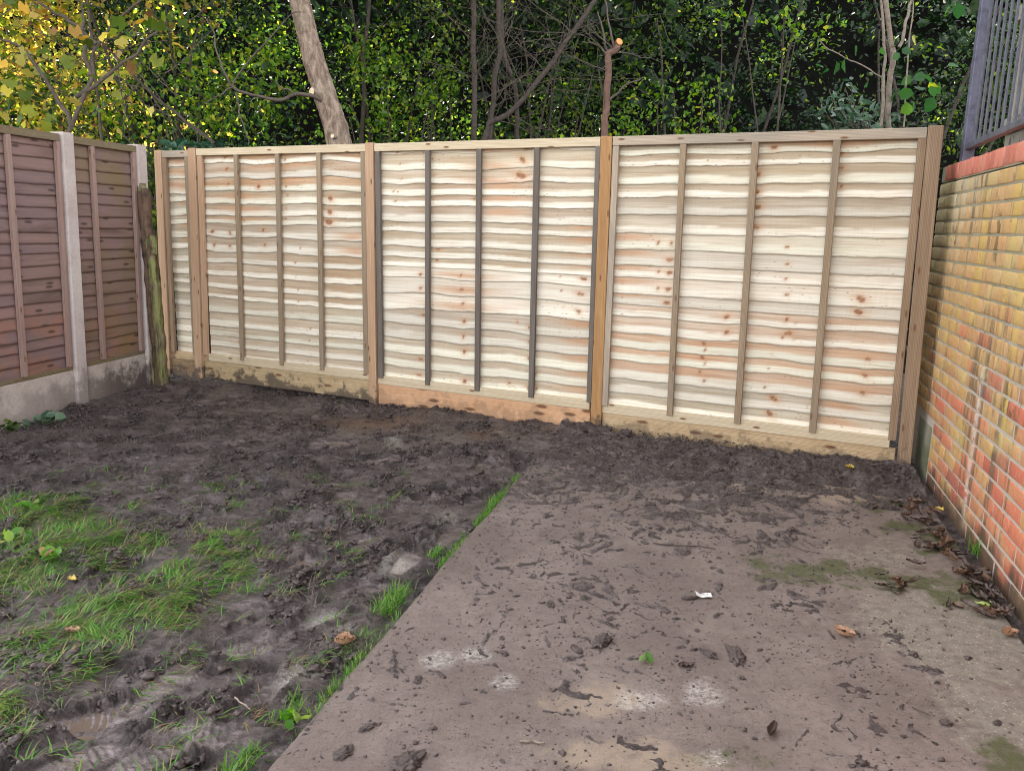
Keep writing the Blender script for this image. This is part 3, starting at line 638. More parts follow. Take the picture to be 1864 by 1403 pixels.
def panel(s0, s1, zb, seed, warm, battens, bm, stl, stm, trm='rail', brm='rail', zt=2.0, label=None):
    p = make_boards(s0+0.012, s1-0.012, zb+0.03, zt-0.045, seed, warm, fence)
    if label: p['label'] = label
    fbox(Boxes(), s0, s1, zt-0.062, zt-0.004, 0.006, 0.050).build('top_rail', M_[trm], p)
    fbox(Boxes(), s0+0.004, s1-0.004, zb-0.012, zb+0.055, 0.010, 0.036).build('bottom_rail', M_[brm], p)
    for (s, w, lean) in battens:
        fbox(Boxes(), s-w/2, s+w/2, zb+0.028, zt-0.062, 0.026, 0.050, lean).build('batten', M_[bm], p)
    for k, (s, w, lean, mm) in enumerate(stl):
        fbox(Boxes(), s, s+w, zb+0.04, zt-0.063, 0.024, 0.049, lean).build('edge_batten', M_[mm], p)
    fbox(Boxes(), s0+0.01, s1-0.01, zb-0.01, zt-0.07, -0.034, -0.020)
    return p
panel(-0.30, 0.012, 0.175, 11, 0.0, [], 'batten', [(-0.298, 0.042, -0.03, 'post_side'), (-0.035, 0.046, -0.03, 'batten')], None, 'rail_grey', 'gravel', 1.99, 'narrow panel of short pale boards')
panel(0.108, 1.848, 0.185, 22, 0.15, [(0.545, 0.040, -0.03), (0.984, 0.040, -0.028), (1.399, 0.040, -0.018)], 'batten', [(0.115, 0.052, -0.05, 'post'), (1.80, 0.046, 0.0, 'batten')], None, label='pale panel with mid brown battens and cream boards')
panel(1.927, 3.722, 0.165, 33, 0.25, [(2.394, 0.038, 0.0), (2.817, 0.040, 0.009), (3.265, 0.042, 0.005)], 'batten_dark', [(1.931, 0.042, 0.01, 'batten_dark'), (3.690, 0.034, 0.008, 'batten_dark')], None, label='panel with dark grey weathered battens')
panel(3.807, 5.642, 0.155, 47, 0.6, [(4.274, 0.040, 0.018), (4.715, 0.042, 0.022), (5.178, 0.042, 0.019)], 'batten', [(3.809, 0.042, 0.003, 'rail_grey'), (5.600, 0.045, 0.026, 'post_side')], None, 'rail_grey', label='widest panel with bright white lower board edges')
def post(s0, s1, zt, lean, m, lab=None, out=0.055, back=-0.03, zb=-0.2):
    o = fbox(Boxes(), s0, s1, zb, zt, back, out, lean).build('post', M_[m], fence, 0.004)
    if lab: o['label'] = lab
post(-0.385, -0.302, 1.992, -0.06, 'post'); post(0.016, 0.103, 2.002, -0.07, 'post'); post(1.851, 1.924, 2.002, 0.004, 'post', out=0.06)
post(3.725, 3.804, 1.999, 0.012, 'post_tan', 'tan brown post with darker stains'); post(5.645, 5.722, 2.004, 0.048, 'post_side')
def gravel(s0, s1, z0, z1, m, lab=None):
    o = fbox(Boxes(), s0, s1, z0, z1, -0.006, 0.034).build('gravel_board', M_[m], fence, 0.004)
    if lab: o['label'] = lab
gravel(-0.40, -0.045, -0.02, 0.162, 'gravel_dark', 'short mud stained gravel board'); gravel(0.06, 1.846, 0.008, 0.171, 'gravel_mid', 'mud stained gravel board')
gravel(1.930, 3.724, -0.01, 0.152, 'gravel_or', 'orange tinted knotty gravel board'); gravel(3.815, 5.675, -0.012, 0.142, 'gravel')

# ================================================================== OLD BROWN FENCE
def ap(s, z, o=0.0): return AO+AD*s+AN*o+np.array([0, 0, z])
bf = empty('brown_fence', tuple(ap(0, 0))); tag(bf, 'old dark brown panel fence with grey concrete posts and concrete gravel boards', 'fence')
al = ap(0, 0)
def abox(s0, s1, z0, z1, o0, o1, lean=0.0):
    mb = Boxes(); a = ap(s0+lean, z0, o0)-al; mb.box(a, -AN*(o0-o1)*1.0, AD*(s1-s0), np.array([0, 0, z1-z0])-AD*lean); return mb
def brown_panel(s0, s1, seed, battens):
    r = random.Random(seed); L = s1-s0; nu = int(L/0.012); u = np.linspace(0, L, nu); VV = []; FF = []; UU = []; RR = []; EE = []; off = 0
    z = 0.27; bi = 0
    while z < 1.95:
        e = r.uniform(0.072, 0.098); za, zb = z, min(z+e, 1.97); z += e; bi += 1
        nv = 7; v = np.linspace(0, 1, nv); hgt = zb-za+0.02
        wav = 0.004*fbm(u*2.5+seed, bi*0.7, 3, 3)+0.0012*fbm(u*14, bi*2.1, 4, 2)
        Z = za+wav[:, None]+(hgt-wav)[:, None]*v; O = 0.012-0.011*v[None, :]+0*Z
        Zl = np.concatenate([Z[:, :1]+0.001, Z], 1); Ol = np.concatenate([O[:, :1]-0.010, O], 1)
        P = AO*0+AD[None, None, :]*(s0+u)[:, None, None]+AN*Ol[..., None]+ZU*Zl[..., None]
        VV.append(P.reshape(-1, 3)); FF.append(gridfaces(nu, nv+1, off)); off += nu*(nv+1)
        UU.append(np.stack([np.broadcast_to(u[:, None]+bi*3.3, Zl.shape), Zl-za+bi*1.37], -1).reshape(-1, 2)); RR.append(np.full(Zl.size, r.random()))
        ee = np.zeros_like(Zl); ee[:, 0] = 1
        if za < 0.75 and r.random() < 0.75: ee[:, 1] = np.clip(0.5+fbm(u*5, bi*3.0, 8, 2), 0, 1)
        EE.append(ee.ravel())
    p = npmesh('fence_panel', np.concatenate(VV), np.concatenate(FF), M_['brown'], bf, uv=np.concatenate(UU), attrs={'rnd': np.concatenate(RR), 'edge': np.concatenate(EE)})
    abox(s0, s1, 1.945, 1.998, 0.0, 0.040).build('top_rail', M_['mosswood'], p)
    abox(s0, s1, 0.255, 0.285, 0.0, 0.026).build('bottom_rail', M_['mosswood'], p)
    for (s, w, ln) in battens: abox(s-w/2, s+w/2, 0.286, 1.944, 0.014, 0.042, ln).build('batten', M_['pinkbatten'], p)
    return p
brown_panel(-1.13, 0.745, 5, [(-0.70, 0.042, 0), (-0.22, 0.042, -0.03), (0.272, 0.042, -0.05), (0.722, 0.040, -0.065), (-1.10, 0.04, 0)])
brown_panel(0.81, 1.60, 6, [(1.082, 0.042, -0.05), (1.572, 0.038, -0.065)])
def cpost(s0, s1, zt, lean):
    mb = abox(s0, s1, -0.2, zt, -0.055, 0.058, lean); return mb.build('concrete_post', M_['conc_post'], bf, 0.008)
cpost(0.755, 0.868, 2.015, -0.075); cpost(1.600, 1.715, 2.012, -0.055); cpost(-1.25, -1.14, 2.01, -0.06)
abox(-1.135, 0.70, -0.10, 0.254, -0.02, 0.030).build('gravel_board', M_['conc_board'], bf, 0.006)
abox(0.80, 1.55, -0.10, 0.254, -0.02, 0.030).build('gravel_board', M_['conc_board'], bf, 0.006)['label'] = 'mud splashed gravel board'

# rotten corner post and the green scrap of old fence behind it
def ragged_board(p0, w, dpt, zt, axis, nrm, seed, nzs=40, nus=6, jag=0.12, eat=0.35, lean=(0, 0)):
    """a board with an eaten-away ragged top and edges, closed front/back"""
    zz = np.linspace(0, 1, nzs); uu = np.linspace(0, 1, nus)
    Z, U = np.meshgrid(zz, uu, indexing='ij')
    top = zt-jag*np.abs(fbm(U*3+seed, 0.5, seed, 3))
    X = U*w*(1-eat*sst(0.72, 1.0, Z)*np.abs(fbm(Z*6+seed, 1.3, seed+1, 3)))+0.008*fbm(Z*12+seed, U*2, seed+2, 3)
    zzv = -0.15+(top+0.15)*Z; ln = np.array(lean)
    def sh(o): return p0[None, None, :]+axis*X[..., None]+nrm*(o+0.010*fbm(Z*9+seed, U*4, seed+3, 3))[..., None]+ZU*zzv[..., None]+np.array([ln[0], ln[1], 0])*Z[..., None]
    Fv = sh(np.full_like(X, dpt)); Bv = sh(np.zeros_like(X)); n = nzs*nus
    F = [gridfaces(nzs, nus)[:, ::-1], gridfaces(nzs, nus, n)]
    def strip(a, b): return np.stack([a[:-1], a[1:], b[1:], b[:-1]], 1)
    idx = np.arange(n).reshape(nzs, nus)
    F += [strip(idx[:, 0], idx[:, 0]+n), strip(idx[:, -1]+n, idx[:, -1]), strip(idx[-1, :], idx[-1, :]+n)]
    return np.concatenate([Fv.reshape(-1, 3), Bv.reshape(-1, 3)]), F
CX_ = FE
rp0 = at(284, 640, 6.93); rp0[2] = 0
rt = empty('rotten_post', tuple(rp0)); tag(rt, 'rotten old corner post green with algae beside the new narrow panel', 'post')
V_, F_ = ragged_board(rp0-rp0, 0.055, 0.06, 1.70, CX_, FN, 31, jag=0.10, lean=(-0.02, 0)); npmesh('weathered_board', V_, F_, M_['green_rot'], rt)
V_, F_ = ragged_board(CX_*0.050, 0.075, 0.075, 1.66, CX_, FN, 35, jag=0.25, eat=0.6, lean=(-0.045, 0)); npmesh('rotten_core', V_, F_, M_['rot'], rt)
V_, F_ = ragged_board(CX_*0.110+FN*0.02, 0.055, 0.07, 1.28, CX_, FN, 38, jag=0.3, lean=(-0.03, 0)); npmesh('weathered_board', V_, F_, M_['green_rot'], rt)
ob = at(266, 640, 7.2); ob[2] = 0
sc_ = Boxes(); sc_.box((0, 0, -0.15), CX_*0.13, FN*0.03, ZU*1.45); sc_.box(tuple(FN*0.032+ZU*1.2), CX_*0.14, FN*0.035, ZU*0.07)
o = sc_.build('old_fence_board', M_['green_rot'], None, 0.004, loc=tuple(ob)); tag(o, 'low green stained scrap of old fence in the gap behind the end concrete post', 'board')

# ================================================================== BRICK WALL
wall = empty('brick_wall', tuple(BO)); tag(wall, 'brick garden wall with ochre and white stains and red coping on the right', 'wall')
def wp(s, z, o=0.0): return BD*s+BN*o+ZU*z
def brick_mesh(name, rects, m, bev=0.005, dep=0.09, jit=0.0025):
    V = []; F = []; U = []; A = []; A2 = []
    r = random.Random(4)
    for (s0, s1, z0, z1) in rects:
        o = r.uniform(-jit, jit); n = len(V); q, q2 = r.random(), r.random()
        j = [r.uniform(-0.002, 0.002) for _ in range(8)]
        ring = lambda i, oo: [(s0+i+j[0], z0+i+j[1], oo), (s1-i+j[2], z0+i+j[3], oo), (s1-i+j[4], z1-i+j[5], oo), (s0+i+j[6], z1-i+j[7], oo)]
        pts = ring(0, o-dep)+ring(0, o-bev)+ring(bev*0.4, o-bev*0.3)+ring(bev*1.2, o)
        for (s, z, oo) in pts: V.append(wp(s, z, oo)); U.append((s, z)); A.append(q); A2.append(q2)
        for k in range(3):
            for i in range(4):
                a = n+k*4+i; b = n+k*4+(i+1) % 4; F.append((a, b, b+4, a+4))
        F.append((n+12, n+13, n+14, n+15))
    return npmesh(name, np.array(V), np.array(F), m, wall, smooth=False, uv=np.array(U), attrs={'rnd': A, 'rnd2': A2})
rects = []; CH = 0.0747; BL = 0.2245
for c in range(23):
    z0 = c*CH+0.0; sh = 0.5*BL if c % 2 else 0.0; s = -0.62+sh-BL
    while s < 5.4:
        a, b = max(s, -0.50), min(s+BL-0.011, 5.4)
        if z0 < 0.33: a = max(a, 0.075)
        if b-a > 0.03: rects.append((a, b, z0-0.02 if c == 0 else z0, z0+CH-0.011))
        s += BL
body = brick_mesh('brickwork', rects, M_['brick'])
mo = Boxes(); mo.box(wp(-0.49, -0.1, -0.23), BD*5.885, BN*0.2265, ZU*1.81); ob_ = mo.build('mortar', M_['mortar'], body, 0)
me = ob_.data
for li, lp in enumerate(me.loops):
    p = Vector(me.vertices[lp.vertex_index].co); me.uv_layers[0].data[li].uv = (p.dot(Vector(BD)), p.z)
cr = []; s = -0.40
while s < 5.33: cr.append((s, s+0.066, 1.722, 1.810)); s += 0.0765
brick_mesh('coping', cr, M_['coping'], dep=0.235, jit=0.003)
ct = Boxes(); ct.box(wp(-0.40, 1.716, -0.232), BD*5.79, BN*0.227, ZU*0.090); ct.build('coping_mortar', M_['mortar'], wall, 0)
ft = Boxes(); ft.box(wp(-0.30, -0.15, -0.10), BD*0.362, BN*0.097, ZU*0.482); ft.build('footing', M_['footing'], wall, 0.012)
eb = Boxes(); eb.box(wp(-0.478, 1.716, -0.10), BD*0.07, BN*0.10, ZU*0.092); eb.build('end_brick', M_['footing'], wall, 0.006)
# railing on the wall
rl = empty('metal_railing', tuple(BO+wp(-0.23, 1.815, -0.06))); tag(rl, 'blue grey metal railing with thin upright bars on top of the brick wall', 'railing')
ro = BO+wp(-0.23, 1.815, -0.06)
def rbox(s0, s1, z0, z1, o0, o1, tilt=0.0):
    mb = Boxes(); mb.box(BO+wp(s0, z0, o0)-ro, BD*(s1-s0)+ZU*tilt, BN*(o1-o0), ZU*(z1-z0)); return mb
rbox(-0.262, -0.198, 1.812, 3.05, -0.095, -0.035).build('post', M_['iron_post'], rl, 0.004)
rbox(-0.197, 5.2, 1.885, 1.918, -0.082, -0.045, 0.09).build('bottom_rail', M_['iron'], rl, 0.003)
rbox(-0.197, 5.2, 2.96, 2.99, -0.082, -0.045).build('top_rail', M_['iron'], rl, 0.003)
s = -0.115
while s < 3.2: rbox(s-0.0065, s+0.0065, 1.92, 2.958, -0.070, -0.057).build('bar', M_['iron'], rl, 0.002); s += 0.102
# silvered close-board fence behind the railing
gf = empty('grey_fence', tuple(BO+wp(0, 1.70, -0.40))); tag(gf, 'weathered grey upright board fence behind the metal railing', 'fence'); go = BO+wp(0, 1.70, -0.40)
gm = Boxes(); s = -0.74; r8 = random.Random(8)
while s < 2.6:
    w = r8.uniform(0.095, 0.115); a = r8.uniform(0, 0.006); gm.box(BO+wp(s, 1.905, -0.40+a)-go, BD*w, BN*0.018, ZU*(1.45+r8.uniform(-.01, .01))); s += w+r8.uniform(0.002, 0.007)
gb = gm.build('upright_boards', M_['grey_fence'], gf, 0.002)
for z in (2.02, 2.66):
    g2 = Boxes(); g2.box(BO+wp(-0.73, z, -0.372)-go, BD*3.3, BN*0.03, ZU*0.085); g2.build('rail', M_['grey_fence'], gf, 0.004)
g3 = Boxes(); g3.box(BO+wp(-0.75, 1.70, -0.375)-go, BD*3.3, BN*0.022, ZU*0.19); g3.build('base_board', M_['bark'], gf, 0.004)
wb = Boxes(); wb.box(wp(0.24, 0, -0.02), BD*0.14, BN*0.03, ZU*0.075); o = wb.build('white_board', M_['white'], None, 0.003, loc=tuple(BO+wp(0, 1.812, -0.24))); tag(o, 'small white board lying behind the red coping bricks under the railing', 'board')

# ================================================================== WOODLAND
def leaf_mesh(name, P, size, m, parent=None, asp=0.5, up=0.35, fold=0.25, lobed=False, loc=None, droop=0.0):
    n = len(P); P = np.asarray(P, float)
    size = np.broadcast_to(size, (n,))*rng.uniform(0.65, 1.25, n)
    N = rng.normal(size=(n, 3)); N[:, 2] += up*2.0; N /= np.linalg.norm(N, axis=1)[:, None]
    A = rng.normal(size=(n, 3)); A[:, 2] -= droop; A -= (A*N).sum(1)[:, None]*N; A /= np.linalg.norm(A, axis=1)[:, None]; B = np.cross(N, A)
    if lobed:
        k = 13; th = np.linspace(-math.pi, math.pi, k, endpoint=False)
        rad = np.array([0.25, 0.62, 0.5, 0.85, 0.55, 0.95, 0.60, 1.0, 0.6, 0.95, 0.55, 0.8, 0.5])[:k]
        rad = 0.55+0.45*np.abs(np.cos(th*2.5))**0.7; rad[0] = 0.2
        sh = np.stack([np.cos(th)*rad*0.55, np.sin(th)*rad*0.55, 0.16*np.abs(np.sin(th))-0.12*np.cos(th)**2], 1)
    else:
        k = 6; sh = np.array([(-.5, 0, 0), (-.15, .5*asp, fold*asp*.5), (.25, .4*asp, fold*asp*.4), (.55, 0, -.06), (.25, -.4*asp, fold*asp*.4), (-.15, -.5*asp, fold*asp*.5)])
    V = P[:, None, :]+size[:, None, None]*(A[:, None, :]*sh[None, :, 0:1]+B[:, None, :]*sh[None, :, 1:2]+N[:, None, :]*sh[None, :, 2:3])
    if lobed: F = np.arange(n*k).reshape(n, k)
    else:
        b = np.arange(n)[:, None]*6; F = np.concatenate([b+np.array([0, 3, 2, 1]), b+np.array([0, 5, 4, 3])])
    return npmesh(name, V.reshape(-1, 3), F, m, parent, smooth=False, loc=loc)
def clumps(centres, per, rad, flat=0.8):
    Cc = np.asarray(centres); n = len(Cc)
    per = np.asarray(per); idx = np.repeat(np.arange(n), per); rr = np.broadcast_to(rad, (n,))[idx]
    d = rng.normal(size=(len(idx), 3))*0.5; d[:, 2] *= flat
    return Cc[idx]+d*rr[:, None]
SH = np.array(SDIR)/SDIR.z
def lands(P): return P[:, 0]-SH[0]*P[:, 2], P[:, 1]-SH[1]*P[:, 2]
def shade_canopy(n, cx, cy, r, z0, z1):  # unseen overhead leaves, kept only where their shadow falls on the shaded area
    th = rng.uniform(0, 2*math.pi, n); q = r*np.sqrt(rng.uniform(0, 1, n)); z = rng.uniform(z0, z1, n)
    P = np.stack([cx+q*np.cos(th), cy+q*np.sin(th), z], 1)
    lo = 1.4+0.33*P[:, 1]+0.55; P[:, 2] = np.maximum(P[:, 2], lo+rng.uniform(0, 0.8, n))
    x0, y0 = lands(P); k = (x0 > -3.9) & (x0 < 7.0) & (y0 > -2.5) & (y0 < 6.6+11*sst(-1.5, 1.5, x0)+0.8*fbm(x0*0.7, y0*0.7, 77, 2))
    return P[k]
def tree(name, label, cat, pts, rad, m, Y, group=None, crown=None, base_extra=None, n=26, rough=0.12, wob=0.02, top=3.0, cm='mid'):
    """pts: measured outline points from the fence top upward, at depth Y"""
    P = [at(px, py, Y) for px, py in pts]
    b = P[0].copy(); d0 = P[0]-P[1]; s = (b[2]+0.2)/max(0.3, -d0[2]) if d0[2] < 0 else 1; kd_ = d0/np.linalg.norm(d0); mid_ = P[0]+kd_*0.7; base = mid_+kd_*0.5; base[2] = -0.25
    tip = P[-1]+(P[-1]-P[-2])/np.linalg.norm(P[-1]-P[-2])*top
    L = smooth_line([base, mid_]+P+([tip] if top else []), n, wob, seed=int(pts[0][0]))
    root = empty(name, tuple(base)); tag(root, label, cat, group)
    r = np.linspace(rad*1.12, rad*(0.75 if top else 0.9), n)
    Tubes().tube(L-base, r, 10, rough).build('trunk', m, root)
    return root, base, L
# --- leaning tree
root, base, L = tree('leaning_tree', 'thick pale leaning tree trunk behind the fence with fresh sawn branch stubs', 'tree', [(618, 262), (606, 215), (587, 160), (566, 90), (545, 0)], 0.112, M_['trunk'], 7.5, n=60, rough=0.035, wob=0.006)
def stub(root, base, p, d, r, m, lab=None, ln=0.03):
    t = Tubes(); p = np.asarray(p)-base; d = np.asarray(d, float); d /= np.linalg.norm(d)
    t.tube([p-d*0.05, p, p+d*ln*0.9], [r*1.1, r*1.05, r], 14)
    e = p+d*ln; V = np.concatenate(t.V); a = V[-14:]; n0 = t.n
    npmesh('branch_stub', V, np.concatenate(t.F), M_['trunk'] if m == 'cut' else M_['redbark'], root)
    c = a.mean(0); fan = np.concatenate([a+d*0.0015, [c+d*0.003]]); F = np.array([(i, (i+1) % 14, 14) for i in range(14)])
    npmesh('sawn_face', fan, F, M_[m], root, smooth=False)
stub(root, base, at(572, 168, 7.37), (-0.6, -0.8, 0.05), 0.034, 'cut'); stub(root, base, at(608, 249, 7.37), (-0.3, -0.9, 0.1), 0.018, 'cut')
tb = Tubes(); Q = [at(592, 190, 7.45), at(570, 176, 7.36), at(540, 172, 7.34), at(505, 182, 7.3), at(455, 172, 7.25), at(425, 160, 7.2), at(405, 128, 7.2)]
tb.tube(smooth_line(Q, 30, 0.012, 3)-base, np.linspace(0.022, 0.009, 30), 7, 0.1)
for Q in ([(425, 160), (432, 140), (462, 100), (520, 35), (548, 22)], [(540, 172), (515, 160), (500, 150)], [(405, 128), (390, 70), (372, 30)], [(425, 160), (400, 175), (370, 185)], [(430, 168), (436, 200), (447, 240), (452, 266)]):
    tb.tube(smooth_line([at(a, b, 7.2) for a, b in Q], 14, 0.02, Q[0][0]+Q[-1][0])-base, np.linspace(0.010, 0.004, 14), 5)
tb.build('branch', M_['twig'], root)
leaf_mesh('crown', shade_canopy(26000, -4.2, 9.6, 4.6, 5.0, 8.5)-base, 0.21, M_['mid'], root, 0.6)  # crown out of view, shaped to keep the sun off the yard
# --- thin trees
GT = 'thin bare trunks beyond the fence'
def twigs(t, p, d, ln, r, dep, rnd):
    d = np.asarray(d, float); d /= np.linalg.norm(d)
    n = 8; P = [np.asarray(p, float)]
    for i in range(n):
        d = d+np.array([rnd.gauss(0, .13), rnd.gauss(0, .13), rnd.gauss(0, .13)]); d /= np.linalg.norm(d); P.append(P[-1]+d*ln/n)
    t.tube(P, np.linspace(r, r*0.4, n+1), 4)
    if dep:
        for k in (2, 4, 5, 7):
            dd = d*0.6+np.array([rnd.gauss(0, .7), rnd.gauss(0, .4), rnd.gauss(0, .7)]); twigs(t, P[k], dd, ln*rnd.uniform(.4, .75), r*0.6, dep-1, rnd)
rt_ = random.Random(12)
thin = [('thin straight dark trunk left of the forked pair', [(863, 256), (864, 150), (861, 60), (861, 0)], 0.030, 'bark', 8.6),
        ('thin forked trunk just right of the straight dark one', [(893, 235), (899, 160), (910, 85), (908, 0)], 0.030, 'bark', 8.8),
        ('thin trunk curving away behind the diagonal branch', [(942, 255), (937, 160), (916, 80), (915, 0)], 0.026, 'bark', 9.1),
        ('long bare trunk leaning steeply to the upper right', [(880, 254), (893, 226), (932, 203), (985, 142), (1040, 62), (1078, 8)], 0.028, 'bark', 8.2),
        ('thin dark trunk standing right of the leaning tree', [(658, 262), (662, 180), (664, 90), (672, 0)], 0.026, 'bark', 9.5),
        ('slender shadowed trunk with a bend near the left yellow leaves', [(185, 250), (180, 180), (170, 100), (160, 0)], 0.016, 'twig', 8.5)]
for i, (lab, pts, rad, mm, Y) in enumerate(thin):
    root, base, L = tree('thin_tree', lab, 'tree', pts, rad, M_[mm], Y, GT)
    for k in range([9, 9, 10, 18, 7, 6][i]):
        t = Tubes(); j = rt_.randint(10, len(L)-3); twigs(t, L[j]-base, (rt_.uniform(-1, 1), rt_.uniform(-0.6, 0.3), rt_.uniform(-0.1, 0.8)), rt_.uniform(0.4, 1.1), 0.0042, 1, rt_); t.build('branch', M_['twig'], root)
    leaf_mesh('crown', shade_canopy(14000, [-2.5, -0.5, 1.5, 3.0, -6, -8][i], [11, 14.5, 12.5, 15.0, 12, 9][i], 3.6, 5.5, 8.5)-base, 0.22, M_['mid'], root, 0.6)  # unseen crowns, trimmed by where their shade lands
# --- cut tree with the orange end
root, base, L = tree('pruned_tree', 'reddish thin trunk sawn off with a bright orange cut end above the fence post', 'tree', [(1099, 250), (1103, 200), (1107, 150), (1107, 105), (1116, 93), (1126, 83)], 0.029, M_['redbark'], 7.0, top=0, n=30)
t = Tubes(); c = L[-1]-base; dr = np.array([0.35, -0.85, 0.35]); dr /= np.linalg.norm(dr)
stub(root, base, L[-1], dr, 0.029, 'cut_or', ln=0.035)
for Q in ([(1111, 185), (1135, 160), (1170, 140)], [(1107, 105), (1098, 60), (1088, 20)], [(1105, 100), (1085, 80), (1060, 75)], [(1120, 88), (1108, 50), (1102, 0)]):
    t.tube(smooth_line([at(a, b, 7.0) for a, b in Q], 12, 0.015, Q[1][0])-base, np.linspace(0.012, 0.005, 12), 5)
for k in range(5): twigs(t, L[rt_.randint(12, 26)]-base, (rt_.uniform(-1, 1), rt_.uniform(-0.5, 0.2), rt_.uniform(0, 0.8)), rt_.uniform(0.3, 0.6), 0.005, 1, rt_)
t.build('branch', M_['twig'], root)
# --- pruned leaning branch near the left corner
q = [at(392, 262, 7.3), at(330, 215, 7.4), at(270, 165, 7.5), at(215, 110, 7.6), at(150, 40, 7.7)]
bo = q[0]; o = Tubes().tube(smooth_line(q, 24, 0.012, 9)-bo, np.linspace(0.016, 0.007, 24), 7, 0.1).build('fallen_branch', M_['bark'], None, None); o.location = tuple(bo); tag(o, 'bare dark branch slanting up to the left with a pale sawn lower end', 'branch')
# --- saplings on the right
root, base, L = tree('hazel_sapling', 'pale slender sapling with two stems and broad green leaves near the railing', 'tree', [(1616, 232), (1617, 170), (1624, 95), (1612, 0)], 0.021, M_['palebark'], 6.0, n=30)
t = Tubes()
for Q, r in (([(1604, 232), (1608, 150), (1609, 90), (1604, 0)], 0.012), ([(1645, 232), (1650, 130), (1660, 40), (1664, 0)], 0.006), ([(1638, 85), (1650, 40), (1658, 0)], 0.012), ([(1608, 140), (1570, 120), (1515, 92), (1490, 75)], 0.005)):
    t.tube(smooth_line([at(a, b, 5.95) for a, b in Q], 18, 0.01, Q[0][0])-base, np.linspace(r, r*0.7, 18), 6)
t.build('stem', M_['palebark'], root)
hz = [(1636, 100), (1650, 92), (1600, 100), (1585, 155), (1605, 150), (1655, 150), (1676, 147), (1690, 140), (1705, 155), (1712, 160), (1655, 195), (1668, 193), (1690, 200), (1695, 190), (1728, 20), (1738, 15), (1732, 122), (1660, 75), (1700, 165), (1672, 155), (1535, 118), (1515, 122), (1490, 122), (1505, 130), (1560, 90), (1625, 180), (1645, 175)]
P = np.array([at(a+rt_.uniform(-6, 6), b+rt_.uniform(-6, 6), rt_.uniform(5.75, 6.15)) for a, b in hz for _ in range(1)])
leaf_mesh('foliage', P-base, 0.088, M_['hazel'], root, 0.85, 0.1, 0.3, droop=0.6)
root = empty('laurel_bush', tuple(at(1560, 260, 6.2)*np.array([1, 1, 0]))); tag(root, 'small bush with bluish green oval leaves rising behind the widest panel', 'bush'); base = np.array(root.location)
t = Tubes(); lp = []
for (a, b) in [(1490, 190), (1510, 165), (1535, 160), (1550, 185), (1525, 205), (1495, 205), (1570, 195), (1545, 155), (1600, 195), (1580, 215), (1610, 220), (1560, 215), (1635, 210), (1520, 180)]:
    e = at(a, b, rt_.uniform(5.95, 6.4)); s0 = at(1565+rt_.uniform(-20, 20), 262, 6.2); L = smooth_line([s0*np.array([1, 1, 0.3]), s0, (s0+e)/2+np.array([0, 0, -.03]), e], 14, 0.02, a)
    t.tube(L-base, np.linspace(0.008, 0.003, 14), 5)
    for k in range(13): lp.append(L[rt_.randint(8, 13)]+np.array([rt_.gauss(0, .04), rt_.gauss(0, .05), rt_.gauss(0, .04)]))
t.build('stem', M_['twig'], root); leaf_mesh('foliage', np.array(lp)-base, 0.075, M_['laurel'], root, 0.42, 0.2, 0.3)
# --- yellow autumn tree on the left
root = empty('yellow_maple', tuple(at(120, 250, 8.2)*np.array([1, 1, 0]))); tag(root, 'autumn tree with yellow and orange lobed leaves above the brown fence', 'tree'); base = np.array(root.location)
t = Tubes()
for Q in ([(120, 260), (165, 150), (175, 80), (255, 0)], [(175, 80), (120, 30), (60, 0)], [(130, 230), (70, 120), (0, 60)], [(140, 180), (230, 110), (300, 40)], [(165, 140), (150, 60), (150, 0)]):
    L = smooth_line([at(a, b, 7.4) for a, b in Q], 18, 0.03, Q[0][1]+Q[1][0]); t.tube(L-base, np.linspace(0.022, 0.009, 18), 6)
for k in range(26): twigs(t, at(rt_.uniform(0, 330), rt_.uniform(0, 250), rt_.uniform(7, 8.5))-base, (rt_.uniform(-1, 1), rt_.uniform(-.5, .5), rt_.uniform(-.6, .6)), 0.7, 0.006, 1, rt_)
t.build('trunk', M_['twig'], root)
def cloud_px(n, x0, x1, y0, y1, Y0, Y1, dens):
    out = []
    while len(out) < n:
        a, b = rt_.uniform(x0, x1), rt_.uniform(y0, y1)
        if rt_.random() < dens(a, b): out.append(at(a, b, rt_.uniform(Y0, Y1)))
    return np.array(out)
yd = lambda a, b: max(0.05, min(1, 1.15-(max(a, 0)/330.0)*0.9-max(b, 0)/300*0.45))
P = cloud_px(230, -250, 380, -160, 250, 6.6, 7.9, yd)
leaf_mesh('large_leaves', P-base, 0.11, M_['yellow'], root, lobed=True, up=0.15, droop=0.5)
cen = cloud_px(420, -350, 430, -260, 260, 9.6, 12.5, yd); P = clumps(cen, np.full(len(cen), 38), 0.5)
leaf_mesh('crown', P-base, 0.085, M_['yellow'], root, 0.7, 0.25)
